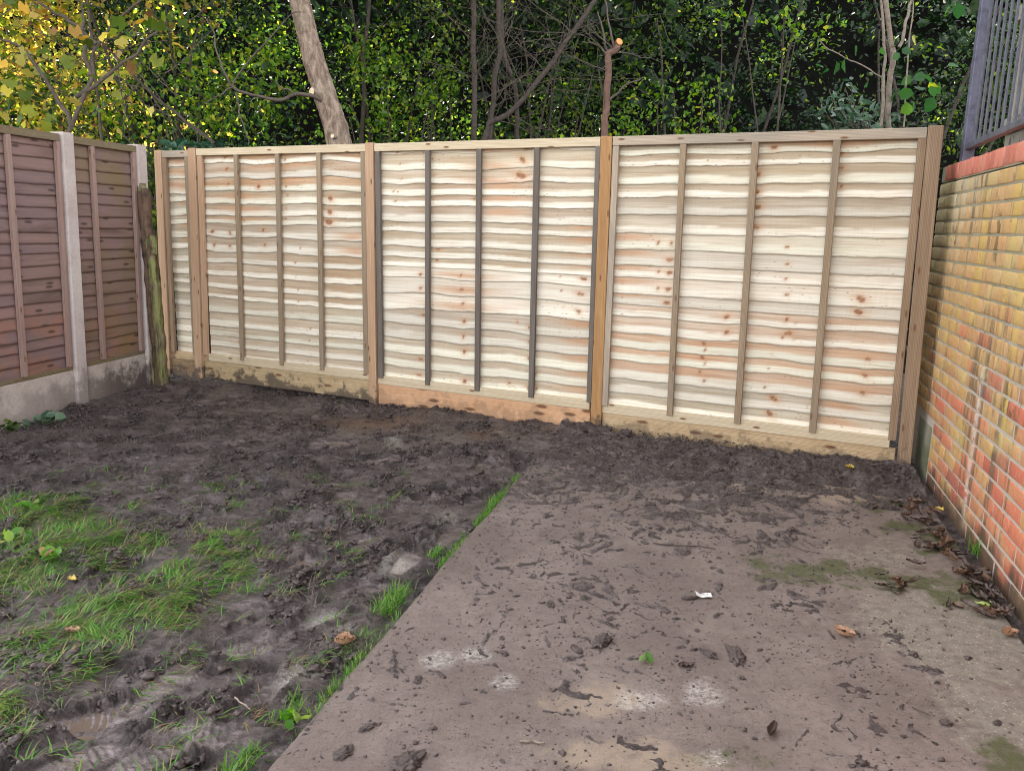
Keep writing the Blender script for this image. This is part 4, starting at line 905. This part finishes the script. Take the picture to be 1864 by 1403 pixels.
# --- evergreen shrubs and the mass behind
def shrub(name, label, x0, x1, ztop, Y0, Y1, nc, per, size, m, group, sd):
    b = np.array([(x0+x1)/2, (Y0+Y1)/2, -0.2]); root = empty(name, tuple(b)); tag(root, label, 'shrub', group)
    r = np.random.default_rng(sd); cx = r.uniform(0, 1, nc); z = r.uniform(0, 1, nc)**0.8; w = 1-0.25*z
    cen = np.stack([(x0+x1)/2+(cx-0.5)*(x1-x0)*w, r.uniform(Y0, Y1, nc), 1.3+z*(ztop-1.3)], 1)
    P = clumps(cen, np.full(nc, per), r.uniform(0.22, 0.5, nc)); leaf_mesh('foliage', P-b, size, M_[m], root, 0.5, 0.3)
    t = Tubes(); rr = random.Random(sd)
    for k in range(7):
        e = cen[rr.randrange(nc)]; s0 = b+np.array([rr.uniform(-.3, .3), rr.uniform(-.3, .3), 0]); t.tube(smooth_line([s0, (s0+e)/2+np.array([rr.gauss(0, .15), 0, .3]), e], 12, 0.05, sd+k)-b, np.linspace(0.03, 0.008, 12), 6)
    t.build('stem', M_['bark'], root); return root
GS = 'evergreen shrubs behind the fence'
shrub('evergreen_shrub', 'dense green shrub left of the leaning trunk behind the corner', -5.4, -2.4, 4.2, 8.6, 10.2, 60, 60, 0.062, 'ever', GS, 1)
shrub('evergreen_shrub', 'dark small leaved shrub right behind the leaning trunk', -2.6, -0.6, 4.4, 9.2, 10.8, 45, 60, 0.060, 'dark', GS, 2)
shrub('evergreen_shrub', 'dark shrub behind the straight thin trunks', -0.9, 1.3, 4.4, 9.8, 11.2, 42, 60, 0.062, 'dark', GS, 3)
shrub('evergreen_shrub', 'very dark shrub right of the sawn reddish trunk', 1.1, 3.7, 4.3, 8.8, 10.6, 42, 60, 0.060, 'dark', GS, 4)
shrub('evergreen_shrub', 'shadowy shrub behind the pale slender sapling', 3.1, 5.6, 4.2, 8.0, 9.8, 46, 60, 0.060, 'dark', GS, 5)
shrub('evergreen_shrub', 'green shrub below the yellow leaves behind the brown fence', -8.2, -4.6, 2.9, 8.6, 11.0, 66, 55, 0.068, 'mid', GS, 6)
M_['bright'] = m_leaf('painted_sun_leaf', [(0, (0.03, 0.085, 0.012)), (0.5, (0.085, 0.19, 0.022)), (0.85, (0.19, 0.29, 0.035)), (1, (0.36, 0.36, 0.06))], 0.45, 0.4)  # sunlight on the bushes is put into this lighter leaf colour
def bright(lab, zones, Y0, Y1, nc, per, size, m='bright'):
    cen = []
    for (x0, x1, y0, y1, w) in zones:
        for _ in range(int(nc*w)): cen.append(at(rt_.uniform(x0, x1), rt_.uniform(y0, y1), rt_.uniform(Y0, Y1)))
    cen = np.array(cen); b = cen.mean(0); b[2] = -0.2; root = empty('hazel_bush', tuple(b)); tag(root, lab, 'bush', 'bright green bushes in the wood')
    P = clumps(cen, np.full(len(cen), per), 0.21); leaf_mesh('foliage', P-b, size, M_[m], root, 0.6, 0.35)
    t = Tubes()
    for k in range(5):
        e = cen[rt_.randrange(len(cen))]; t.tube(smooth_line([b, (b+e)/2+np.array([rt_.gauss(0, .1), 0, .2]), e], 12, 0.04, k)-b, np.linspace(0.02, 0.005, 12), 5)
    t.build('stem', M_['bark'], root)
bright('yellow green bush with painted-in sunlight just right of the leaning trunk', [(620, 720, 70, 250, 1.0), (680, 800, 150, 250, 0.5)], 8.9, 9.6, 18, 26, 0.06)
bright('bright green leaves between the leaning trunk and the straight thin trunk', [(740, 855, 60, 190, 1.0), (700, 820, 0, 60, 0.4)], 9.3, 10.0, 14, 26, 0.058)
bright('low bush with painted-in sunlight right of the sawn reddish trunk', [(1130, 1215, 175, 250, 0.8), (1230, 1320, 150, 245, 0.8), (1215, 1260, 215, 250, 0.3)], 8.2, 8.8, 17, 16, 0.052)
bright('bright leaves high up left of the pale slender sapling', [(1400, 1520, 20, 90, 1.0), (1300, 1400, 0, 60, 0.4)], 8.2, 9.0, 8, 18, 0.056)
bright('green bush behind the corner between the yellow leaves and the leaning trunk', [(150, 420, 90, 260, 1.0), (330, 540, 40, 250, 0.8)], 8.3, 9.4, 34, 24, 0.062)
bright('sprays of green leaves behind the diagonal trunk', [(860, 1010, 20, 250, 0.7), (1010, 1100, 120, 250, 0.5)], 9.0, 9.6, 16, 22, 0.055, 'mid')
n = 2600; cen = np.stack([rng.uniform(-17, 15, n), rng.uniform(11.2, 17, n), rng.uniform(0.4, 6.2, n)], 1); cen = cen[fbm(cen[:, 0]*0.55, cen[:, 2]*0.8+cen[:, 1]*0.25, 55, 3) > 0.10+0.36*sst(-1.0, 2.5, cen[:, 0]*12/cen[:, 1])]; n = len(cen)
P = clumps(cen, np.full(n, 90), rng.uniform(0.5, 1.0, n)); o = leaf_mesh('woodland_foliage', P, 0.078, M_['mid'], None, 0.55, 0.3); tag(o, 'deep mass of woodland leaves with sunlit patches behind the shrubs', 'foliage', None, 'stuff')
n = 1300; cen = np.stack([rng.uniform(-40, 36, n), rng.uniform(19, 30, n), rng.uniform(1.0, 18, n)], 1)
cen = cen[np.abs(cen[:, 0]+0.345*cen[:, 1]) > 0.9]; n = len(cen)
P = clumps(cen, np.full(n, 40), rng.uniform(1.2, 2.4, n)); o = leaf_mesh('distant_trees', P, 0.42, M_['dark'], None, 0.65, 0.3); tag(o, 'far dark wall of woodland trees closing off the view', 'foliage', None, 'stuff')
# ivy sprig over the corner
root = empty('ivy_sprig', tuple(at(345, 266, 7.25))); base = np.array(root.location); tag(root, 'dark bluish ivy leaves peeping over the narrow panel top', 'ivy')
P = np.array([at(rt_.uniform(296, 402), rt_.uniform(258, 275), rt_.uniform(7.2, 7.5)) for _ in range(60)]); leaf_mesh('foliage', P-base, 0.075, M_['ivy'], root, 0.85, 0.2)
Tubes().tube(smooth_line([at(292, 272, 7.35), at(345, 268, 7.35), at(405, 268, 7.35)], 12, 0.02, 4)-base, 0.005, 5).build('stem', M_['twig'], root)
root = empty('bramble', tuple(at(272, 500, 7.7)*np.array([1, 1, 0]))); base = np.array(root.location); tag(root, 'green leafy growth filling the gap between the two fences', 'bush')
P = np.array([at(rt_.uniform(240, 320), rt_.uniform(275, 600), rt_.uniform(7.4, 8.3)) for _ in range(900)]); leaf_mesh('foliage', P-base, 0.06, M_['mid'], root, 0.6, 0.3)
Tubes().tube(smooth_line([base, at(275, 420, 7.6), at(262, 300, 7.6)], 14, 0.04, 4)-base, 0.008, 5).build('stem', M_['twig'], root)

# ================================================================== GRASS, LITTER, CLODS
def blades(name, X, Y, Z, ln, wd, lean, m, az=None, parent=None, loc=None, flat=None):
    n = len(X); az = rng.uniform(0, 2*math.pi, n) if az is None else az
    ln = np.broadcast_to(ln, (n,)); lean = np.broadcast_to(lean, (n,))
    D = np.stack([np.cos(az), np.sin(az), 0*az], 1); S = np.stack([-np.sin(az), np.cos(az), 0*az], 1); P0 = np.stack([X, Y, Z], 1)
    rows = []
    K = [0, 0.35, 0.7, 1.0]; a = 0; pos = P0.copy(); prev = 0
    for i, k in enumerate(K):
        ang = np.clip(lean*(0.45+0.75*k), 0, 1.62); seg = (k-prev)*ln; prev = k
        pos = pos+D*(np.sin(ang)*seg)[:, None]+np.array([0, 0, 1])*(np.cos(ang)*seg)[:, None]
        pos[:, 2] = np.maximum(pos[:, 2], Z+0.002)
        w = wd*(1-k**2*0.95)
        rows.append(pos-S*(w/2)[:, None] if np.ndim(w) else pos-S*w/2); rows.append(pos+S*w/2)
    V = np.stack(rows, 1); b = np.arange(n)[:, None]*8
    F = np.concatenate([b+np.array([0, 1, 3, 2])+2*i for i in range(3)])
    return npmesh(name, V.reshape(-1, 3), F, m, parent, smooth=True, loc=loc)
# lawn remnant
n = 160000; X = rng.uniform(-3.3, -0.6, n); Y = rng.uniform(1.3, 4.4, n); lw = lawn(X, Y)*(0.35+0.9*sst(-0.15, 0.3, fbm(X*9, Y*9, 91, 3))); k = rng.uniform(0, 1, n) < lw*0.85; X, Y = X[k], Y[k]
az = 2.4*fbm(X*3, Y*3, 93, 2)+rng.normal(0, 0.7, len(X))+0.6
g = blades('grass', X, Y, mud_h(X, Y)-0.004, rng.uniform(0.03, 0.09, len(X)), 0.0042, np.clip(rng.normal(1.62, 0.30, len(X)), 0.5, 2.1), M_['grass'], az); tag(g, 'trampled green and straw coloured grass left in the mud', 'grass', None, 'stuff')
# strip of short grass in the slab joint
n = 2600; t_ = rng.uniform(-0.9, 2.9, n); kx = fbm(t_*3, 0.2, 95, 3); k = kx+rng.normal(0, .15, n) > 0.02; t_ = t_[k]; n = len(t_)
e = E0[None, :]+ED[None, :]*t_[:, None]; off = -np.abs(rng.normal(0.010, 0.014, n)); X = e[:, 0]+ED[1]*off; Y = e[:, 1]-ED[0]*off
g = blades('joint_grass', X, Y, np.full(n, -0.02), rng.uniform(0.02, 0.05, n), 0.003, np.abs(rng.normal(0.8, 0.45, n)), M_['tuft']); tag(g, 'short bright grass growing along the joint of the slab edge', 'grass', None, 'stuff')
GTF = 'grass tufts along the slab edge'
for (px, py, ln_, cnt, sp, lab) in [(722, 1085, 0.095, 230, 0.060, 'largest bright green grass tuft leaning over the middle of the slab edge'), (905, 905, 0.06, 90, 0.035, 'farthest grass tuft on the slab edge near the fence'), (650, 1165, 0.08, 110, 0.045, 'grass tuft beside the tan fallen leaf at the slab edge'),
                                    (800, 1000, 0.06, 80, 0.035, 'grass tuft in the dark gap between the largest and the farthest tufts'), (545, 1275, 0.075, 110, 0.045, 'leafy tuft by the slab edge below the pale stony patch'), (440, 1390, 0.085, 130, 0.05, 'grass tuft nearest the camera at the slab edge')]:
    c = gz(px, py); X = np.clip(rng.normal(0, sp*0.7, cnt), -sp, sp); Yv = np.clip(rng.normal(0, sp*1.2, cnt), -sp*1.7, sp*1.7); rx = X*0.6+Yv*ED[0]; ry = Yv*ED[1]
    az = rng.normal(0.4, 1.3, cnt)
    g = blades('grass_tuft', c[0]-0.02+rx, c[1]+ry, np.full(cnt, -0.03), rng.uniform(0.35, 1.1, cnt)*ln_*0.78, 0.0048, np.abs(rng.normal(0.95, 0.4, cnt)), M_['tuft'], az, loc=(c[0], c[1], 0)); tag(g, lab, 'grass tuft', GTF)
c = gz(1782, 1010); n = 70; g = blades('grass_tuft', c[0]+rng.normal(0, .02, n), c[1]+rng.normal(0, .03, n), np.zeros(n), rng.uniform(.05, .11, n), 0.004, np.abs(rng.normal(.5, .3, n)), M_['tuft'], loc=(c[0], c[1], 0)); tag(g, 'grass tuft at the foot of the brick wall among dead leaves', 'grass tuft')
# straw fibres in the mud
n = 20000; X = rng.uniform(-3.4, 0.9, n); Y = rng.uniform(1.3, 6.0, n); k = (edge_d(X, Y) < 0.0) & (sst(-0.2, 0.5, fbm(X*2.5, Y*2.5, 97, 3)) > rng.uniform(0, 1, n)); X, Y = X[k], Y[k]
k = mud_parts(X, Y)[3] < 0.3; X, Y = X[k], Y[k]
g = blades('mud_straw', X, Y, mud_h(X, Y), rng.uniform(0.03, 0.10, len(X)), 0.0028, np.clip(rng.normal(1.35, 0.2, len(X)), 0.7, 1.6), M_['straw']); tag(g, 'dead grass stalks pressed into the mud', 'straw', None, 'stuff')
# crumbs
def ico(sub):
    bm = bmesh.new(); bmesh.ops.create_icosphere(bm, subdivisions=sub, radius=1.0); V = np.array([v.co[:] for v in bm.verts]); F = np.array([[v.index for v in f.verts] for f in bm.faces]); bm.free(); return V, F
IV1, IF1 = ico(2)
def crumbs(name, X, Y, r, m, flat=0.55):
    n = len(X); Z = surf(X, Y)
    k = len(IV1); sc = r[:, None]*rng.uniform(0.25, 1.6, (n, k)); st = np.stack([rng.uniform(0.7, 1.6, n), rng.uniform(0.7, 1.3, n), np.full(n, flat)], 1); a = rng.uniform(0, 6.28, n)
    L = IV1[None]*sc[..., None]*st[:, None, :]
    x = L[..., 0]*np.cos(a)[:, None]-L[..., 1]*np.sin(a)[:, None]; y = L[..., 0]*np.sin(a)[:, None]+L[..., 1]*np.cos(a)[:, None]
    V = np.stack([x+X[:, None], y+Y[:, None], L[..., 2]+(Z+r*flat*0.4)[:, None]], -1)
    F = (np.arange(n)[:, None, None]*k+IF1[None]).reshape(-1, 3)
    return npmesh(name, V.reshape(-1, 3), F, m, smooth=False)
n = 90000; X = rng.uniform(-1.0, 2.4, n); Y = rng.uniform(1.4, 5.6, n); fdn = fence_d(X, Y)
dens = (0.30+0.85*sst(1.5, 0.2, fdn)+0.4*sst(0.0, 0.5, fbm(X*2.6, Y*2.6, 98, 3)))*(1-0.85*sst(1.2, 1.9, X)*sst(0.25, 0.7, fdn))
k = (edge_d(X, Y) > 0.01) & (fdn > 0.06) & (wall_d(X, Y) > 0.08) & (rng.uniform(0, 1, n) < dens*0.55); X, Y = X[k], Y[k]
g = crumbs('mud_crumbs', X, Y, np.exp(rng.normal(-6.08, 0.58, len(X)))*(0.7+0.6*sst(1.5, 0.2, fence_d(X, Y))), M_['clod']); tag(g, 'small crumbs of mud scattered over the concrete slab', 'mud crumbs', None, 'stuff')
n = 75000; X = rng.uniform(-3.5, 0.6, n); Y = rng.uniform(1.5, 6.6, n); k = (edge_d(X, Y) < -0.03) & (fence_d(X, Y) > 0.06) & (0.08+0.92*sst(-0.1, 0.55, fbm(X*4, Y*4, 99, 4)) > rng.uniform(0, 1, n)); X, Y = X[k], Y[k]
q = mud_parts(X, Y); k = (q[3] < 0.25) & (rng.uniform(0.1, 1.0, len(X)) < q[6]); X, Y = X[k], Y[k]
g = crumbs('soil_lumps', X, Y, np.minimum(np.exp(rng.normal(-5.0, 0.5, len(X))), 0.016), M_['clod'], 0.6); tag(g, 'loose lumps of soil lying on the churned mud', 'soil', None, 'stuff')
IV3, IF3 = ico(4)
GC = 'larger mud clods on the concrete slab'
def clod(px, py, r, lab, el=(1.3, 0.8, 0.5), m='clod', name='mud_clod', cat='mud clod', group=GC):
    c = gz(px, py); z = float(surf(c[0], c[1])[0]); s = rt_.uniform(0, 90); r = r*0.72
    V = np.array([v*max(0.3, 0.9+0.55*mnoise.fractal(Vector(v)*1.9+Vector((s, s, 0)), 0.5, 2.2, 3)+0.5*abs(mnoise.noise(Vector(v)*5+Vector((s, 0, s))))+0.3*mnoise.noise(Vector(v)*11+Vector((s, 0, s)))) for v in IV3])*np.array(el)*r; a = rt_.uniform(0, 3)
    V = np.stack([V[:, 0]*math.cos(a)-V[:, 1]*math.sin(a), V[:, 0]*math.sin(a)+V[:, 1]*math.cos(a), V[:, 2]+r*el[2]*0.55], 1)
    o = npmesh(name, V, IF3, M_[m], attrs=None); o.location = (c[0], c[1], z); tag(o, lab, cat, group); return o
clod(1095, 1170, 0.040, 'biggest ragged mud clod in the middle of the slab'); clod(1050, 1183, 0.022, 'small flat clod touching the biggest ragged clod', (1.6, .7, .35))
clod(1340, 1193, 0.042, 'broad scraped up mud lump right of the small green sprig', (1.7, .8, .3)); clod(1290, 1190, 0.028, 'clod at the left end of the broad scraped lump', (1.5, .8, .35))
clod(1184, 920, 0.026, 'rounded grey clod between the slab joint and the fence middle'); clod(1210, 916, 0.018, 'small dark clod next to the rounded grey one'); clod(1440, 968, 0.022, 'reddish mud clod near the twig end', (1.4, .9, .6)); clod(1415, 974, 0.018, 'small grey clod beside the reddish clod')
clod(1002, 1100, 0.020, 'small clod by the curved scrape left of the paper label', (1.5, .8, .5)); clod(918, 1190, 0.016, 'tiny reddish clod beside the white speckled patches'); clod(760, 1238, 0.018, 'clod between the white patches and the slab edge', (1.5, .8, .5)); clod(668, 1325, 0.020, 'flat clod on the near left of the slab', (1.6, .8, .4))
clod(740, 1392, 0.045, 'large crumbly clod cut by the bottom of the picture', (1.5, .9, .35)); clod(625, 1372, 0.026, 'ribbed mud flake near the near slab edge', (1.0, 1.5, .35)); clod(1663, 1192, 0.018, 'round dark clod right of the curled tan leaf', (1.2, .9, .6)); clod(1762, 1198, 0.014, 'small dark clod nearest the brick wall'); clod(1722, 1317, 0.017, 'dark clod at the lower right of the slab', (1.2, .9, .6)); clod(1815, 1316, 0.015, 'small dark clod at the far lower right')
clod(1580, 922, 0.040, 'dark clod of soil by the leaf litter near the wall', (1.4, 1, .45)); clod(1140, 803, 0.05, 'dark clod of earth under the widest panel beside its left post', (1.2, .8, .7)); clod(1255, 1090, 0.022, 'dark clod touching the white paper label', (1.7, .6, .5)); clod(940, 1085, 0.012, 'little clod left of the orange stained patch')
# fallen leaves
def leaf_obj(seed, L, w, curl, m):
    r = random.Random(seed); nu, nv = 11, 7; V = []
    for i in range(nu):
        u = i/(nu-1); wid = w*math.sin(math.pi*min(1, u*0.93+0.035))**0.8*(1-0.15*u)
        for j in range(nv):
            v = j/(nv-1)*2-1; x = (u-0.5)*L; y = v*wid/2
            z = curl*abs(v)**1.5*wid*0.7+curl*0.5*(u-0.5)**2*L*2.2*r.uniform(.8, 1.2)+0.003*r.gauss(0, 1)*abs(v)
            y *= (1-0.35*curl*abs(v)); V.append((x, y, z+0.003))
    V = np.array(V); V[:, 2] -= V[:, 2].min()
    F = gridfaces(nu, nv); n = len(V); V2 = V.copy(); V2[:, 2] += 0.0007
    idx = np.arange(n).reshape(nu, nv); st = lambda a, b: np.stack([a[:-1], a[1:], b[1:], b[:-1]], 1)
    return np.concatenate([V, V2]), [F, F[:, ::-1]+n, st(idx[:, 0], idx[:, 0]+n), st(idx[:, -1]+n, idx[:, -1]), st(idx[0]+n, idx[0]), st(idx[-1], idx[-1]+n)]
def put_leaf(px, py, L, w, curl, m, lab, seed, rot=None, tilt=(0, 0), cat='fallen leaf', group=None, dz=0):
    V, F = leaf_obj(seed, L, w, curl, m); o = npmesh('fallen_leaf', V, F, M_[m]); c = gz(px, py); o.location = (c[0], c[1], float(surf(c[0], c[1])[0])+0.001+dz)
    o.rotation_euler = (tilt[0], tilt[1], rt_.uniform(0, 6) if rot is None else rot); tag(o, lab, cat, group); return o
put_leaf(1537, 1157, 0.075, 0.055, 0.8, 'tanleaf', 'curled tan leaf lying alone on the open slab', 1, -0.7)
put_leaf(628, 1176, 0.070, 0.06, 0.9, 'tanleaf', 'tan curled leaf caught in the grass at the slab edge', 2, 0.3, dz=0.02)
put_leaf(1795, 1103, 0.085, 0.042, 0.35, 'limeleaf', 'pale green fresh leaf on the slab by the dead leaves', 3, -0.2)
put_leaf(1545, 868, 0.055, 0.045, 0.5, 'yelleaf', 'yellow leaf on the mud under the widest panel', 4)
put_leaf(1708, 935, 0.055, 0.045, 0.5, 'yelleaf', 'yellow green leaf on the dead leaves by the wall', 5, dz=0.02)
put_leaf(1743, 1103, 0.050, 0.042, 0.4, 'dead2', 'round brown leaf left of the pale green leaf', 6); put_leaf(1838, 1157, 0.065, 0.05, 0.8, 'tanleaf', 'curled pinkish brown leaf nearest the wall foot', 7, 0.1)
put_leaf(1738, 1040, 0.055, 0.035, 0.5, 'dead2', 'upright reddish brown leaf beside the moss', 8, 1.2); put_leaf(130, 1045, 0.055, 0.035, 0.4, 'yelleaf', 'yellow leaf lying on the trampled grass', 9); put_leaf(132, 1145, 0.06, 0.035, 0.6, 'tanleaf', 'orange brown leaf on the bare patch in the lawn', 10, dz=0.01)
put_leaf(1250, 1212, 0.06, 0.03, 0.5, 'dead', 'dark leaf beside the small green sprig on the slab', 11, 0.2); put_leaf(1405, 1335, 0.07, 0.04, 0.9, 'dead', 'dark curled leaf on the near right of the slab', 12, 1.0)
GL = 'dead leaves heaped along the wall foot'
protos = [npmesh('fallen_leaf', *leaf_obj(20+i, 0.085, [0.034, 0.045, 0.028, 0.04][i], [0.5, 0.9, 0.7, 0.4][i], 'dead'), M_['dead' if i != 1 else 'dead2']) for i in range(4)]
spots = []
for _ in range(105):
    v = rt_.uniform(0, 1); a = 1655+v*205+rt_.gauss(0, 10); b = 905+v*225; back = abs(rt_.gauss(0, 1))
    spots.append((a-back*26*(0.6+v), b+back*6*(1-v)))
for _ in range(10): spots.append((rt_.gauss(1618, 22), rt_.gauss(1073, 8)))
for i, (a, b) in enumerate(spots):
    o = protos[i % 4] if i < 4 else protos[i % 4].copy()
    if i >= 4: COL.objects.link(o)
    c = gz(a, b)
    wdn = wall_d(c[0], c[1]); c = c+BN*max(0, 0.05-wdn)
    o.location = (c[0], c[1], max(0, float(surf(c[0], c[1])[0]))+rt_.uniform(0.0, 0.022)); o.rotation_euler = (rt_.gauss(0, .2), rt_.gauss(0, .2), rt_.uniform(0, 6)); s = rt_.uniform(0.55, 1.05); o.scale = (s, s, s)
    heap = i >= 105
    tag(o, 'dark wet leaf in the small heap out on the mossy slab' if heap else 'dark dead leaf in the drift along the foot of the brick wall', 'fallen leaf', 'dead leaves in the small heap on the slab' if heap else GL)
# twigs, paper label, sprig
def stick(name, pts, r, lab, m='straw', cat='twig', z=0.006):
    P = np.array([gz(a, b) for a, b in pts]); c = P.mean(0); P = smooth_line(P, 14, 0.006, pts[0][0]); P[:, 2] = [max(float(surf(p[0], p[1])[0]), 0)+z for p in P]
    o = Tubes().tube(P-c, np.linspace(r, r*0.6, 14), 6).build(name, M_[m]); o.location = tuple(c); tag(o, lab, cat); return o
stick('twig', [(1190, 990), (1225, 995), (1270, 996), (1302, 1001)], 0.0038, 'dark bent twig lying across the middle of the slab', 'bark')
stick('grass_stalk', [(1080, 955), (1088, 975), (1105, 990)], 0.002, 'thin curved pale stalk left of the dark twig', 'straw', 'stalk'); stick('grass_stalk', [(1155, 972), (1178, 965), (1183, 975)], 0.002, 'short hooked straw just above the dark twig', 'straw', 'stalk')
stick('stick', [(428, 1276), (455, 1297)], 0.003, 'short pale stick in the near mud', 'palebark', 'stick', 0.012); stick('twig', [(1420, 985), (1460, 1002), (1495, 1010)], 0.002, 'thin twig on the slab toward the moss', 'bark')
stick('twig', [(946, 1353), (975, 1352), (992, 1356)], 0.0035, 'pale sliver of wood on the near slab', 'palebark'); stick('twig', [(1660, 1290), (1690, 1304)], 0.002, 'fine twig at the lower right of the slab', 'bark')
c = gz(1280, 1087); nu, nv = 9, 5; u = np.linspace(-.5, .5, nu); v = np.linspace(-.5, .5, nv); UU_, VV_ = np.meshgrid(u, v, indexing='ij')
PV = np.stack([UU_*0.062, VV_*0.030, 0.006+0.006*np.abs(UU_*2)**2+0.002*np.sin(UU_*9)], -1).reshape(-1, 3); nP = len(PV); PV2 = PV.copy(); PV2[:, 2] -= 0.0006
o = npmesh('paper_label', np.concatenate([PV, PV2]), [gridfaces(nu, nv), gridfaces(nu, nv, nP)[:, ::-1]], M_['white']); o.location = (c[0], c[1], 0.004); o.rotation_euler = (0.1, 0.05, 0.0); tag(o, 'torn white paper label lying in the mud on the slab', 'label')
bm_ = Boxes()
for k, (x, y, w, h) in enumerate([(-.018, .004, .012, .003), (-.003, .004, .008, .003), (-.012, -.003, .02, .002), (.012, -.002, .006, .005)]): bm_.box((x, y, 0.0095), (w, 0, 0), (0, h, 0), (0, 0, 0.0006))
bm_.build('print', M_['bark'], o, 0)
root = empty('green_sprig', tuple(gz(1175, 1207))); tag(root, 'tiny green sprig stuck in the mud on the slab', 'sprig'); base = np.array(root.location)
leaf_mesh('leaves', base+np.array([[.0, 0, .015], [.012, .01, .018], [-.012, .008, .015], [.02, -.004, .012]])-base, 0.032, M_['tuft'], root, 0.6, 0.6); Tubes().tube([(0, 0, -.005), (0, 0, .008), (.005, .004, .016)], 0.0018, 5).build('stem', M_['twig'], root)
def weed(px, py, n, size, m, lab, h=0.03):
    c = gz(px, py); c[2] = float(surf(c[0], c[1])[0]); root = empty('weed', tuple(c)); tag(root, lab, 'weed')
    P = np.stack([rng.normal(0, size*0.6, n), rng.normal(0, size*0.6, n), rng.uniform(0.4, 1.2, n)*h], 1); leaf_mesh('leaves', P, size, M_[m], root, 0.8, 0.8)
    t = Tubes()
    for p in P[:6]: t.tube([(0, 0, -0.01), p*np.array([.5, .5, .7]), p], 0.002, 4)
    t.build('stem', M_['tuft'], root)
weed(80, 762, 16, 0.075, 'laurel', 'pale bluish leafy weed at the foot of the concrete gravel board', 0.06); weed(45, 925, 14, 0.04, 'tuft', 'bright broad leaved weed at the far side of the lawn', 0.04); weed(95, 1015, 22, 0.045, 'grass', 'spreading lobed weed in the middle of the lawn', 0.05); weed(30, 975, 16, 0.045, 'grass', 'low weed on the left of the lawn', 0.04); weed(535, 1300, 9, 0.035, 'tuft', 'small clover weed beside the near slab edge', 0.03)
weed(20, 775, 22, 0.05, 'mid', 'small dark weed in the corner by the brown fence', 0.06)
# puddles
def puddle(px, py, rx, ry, lab, z):
    c = gz(px, py); th = np.linspace(0, 2*math.pi, 40, endpoint=False); rr = 1+0.25*fbm(np.cos(th)*1.5+px, np.sin(th)*1.5, 3, 3)
    V = np.stack([c[0]+rx*rr*np.cos(th), c[1]+ry*rr*np.sin(th), np.full(40, z)], 1); V = np.concatenate([V, [[c[0], c[1], z]]]); F = np.array([(i, (i+1) % 40, 40) for i in range(40)])
    o = npmesh('puddle', V, F, M_['water']); tag(o, lab, None, None, 'structure')
t = NT('muddy_water'); t.set((0.13, 0.095, 0.075), 0.06, t.bump(t.noise(t.pos(), 30, 3), 0.08, 0.004), 0.5); M_['water'] = t.m
for (px, py, rx, ry) in [(190, 1280, 0.11, 0.07), (545, 1022, 0.09, 0.08)]:
    c = gz(px, py); xx = c[0]+rng.normal(0, 0.05, 200); yy = c[1]+rng.normal(0, 0.04, 200); puddle(px, py, rx*1.3, ry*1.3, 'muddy puddle', float(np.percentile(mud_h(xx, yy), 30)))
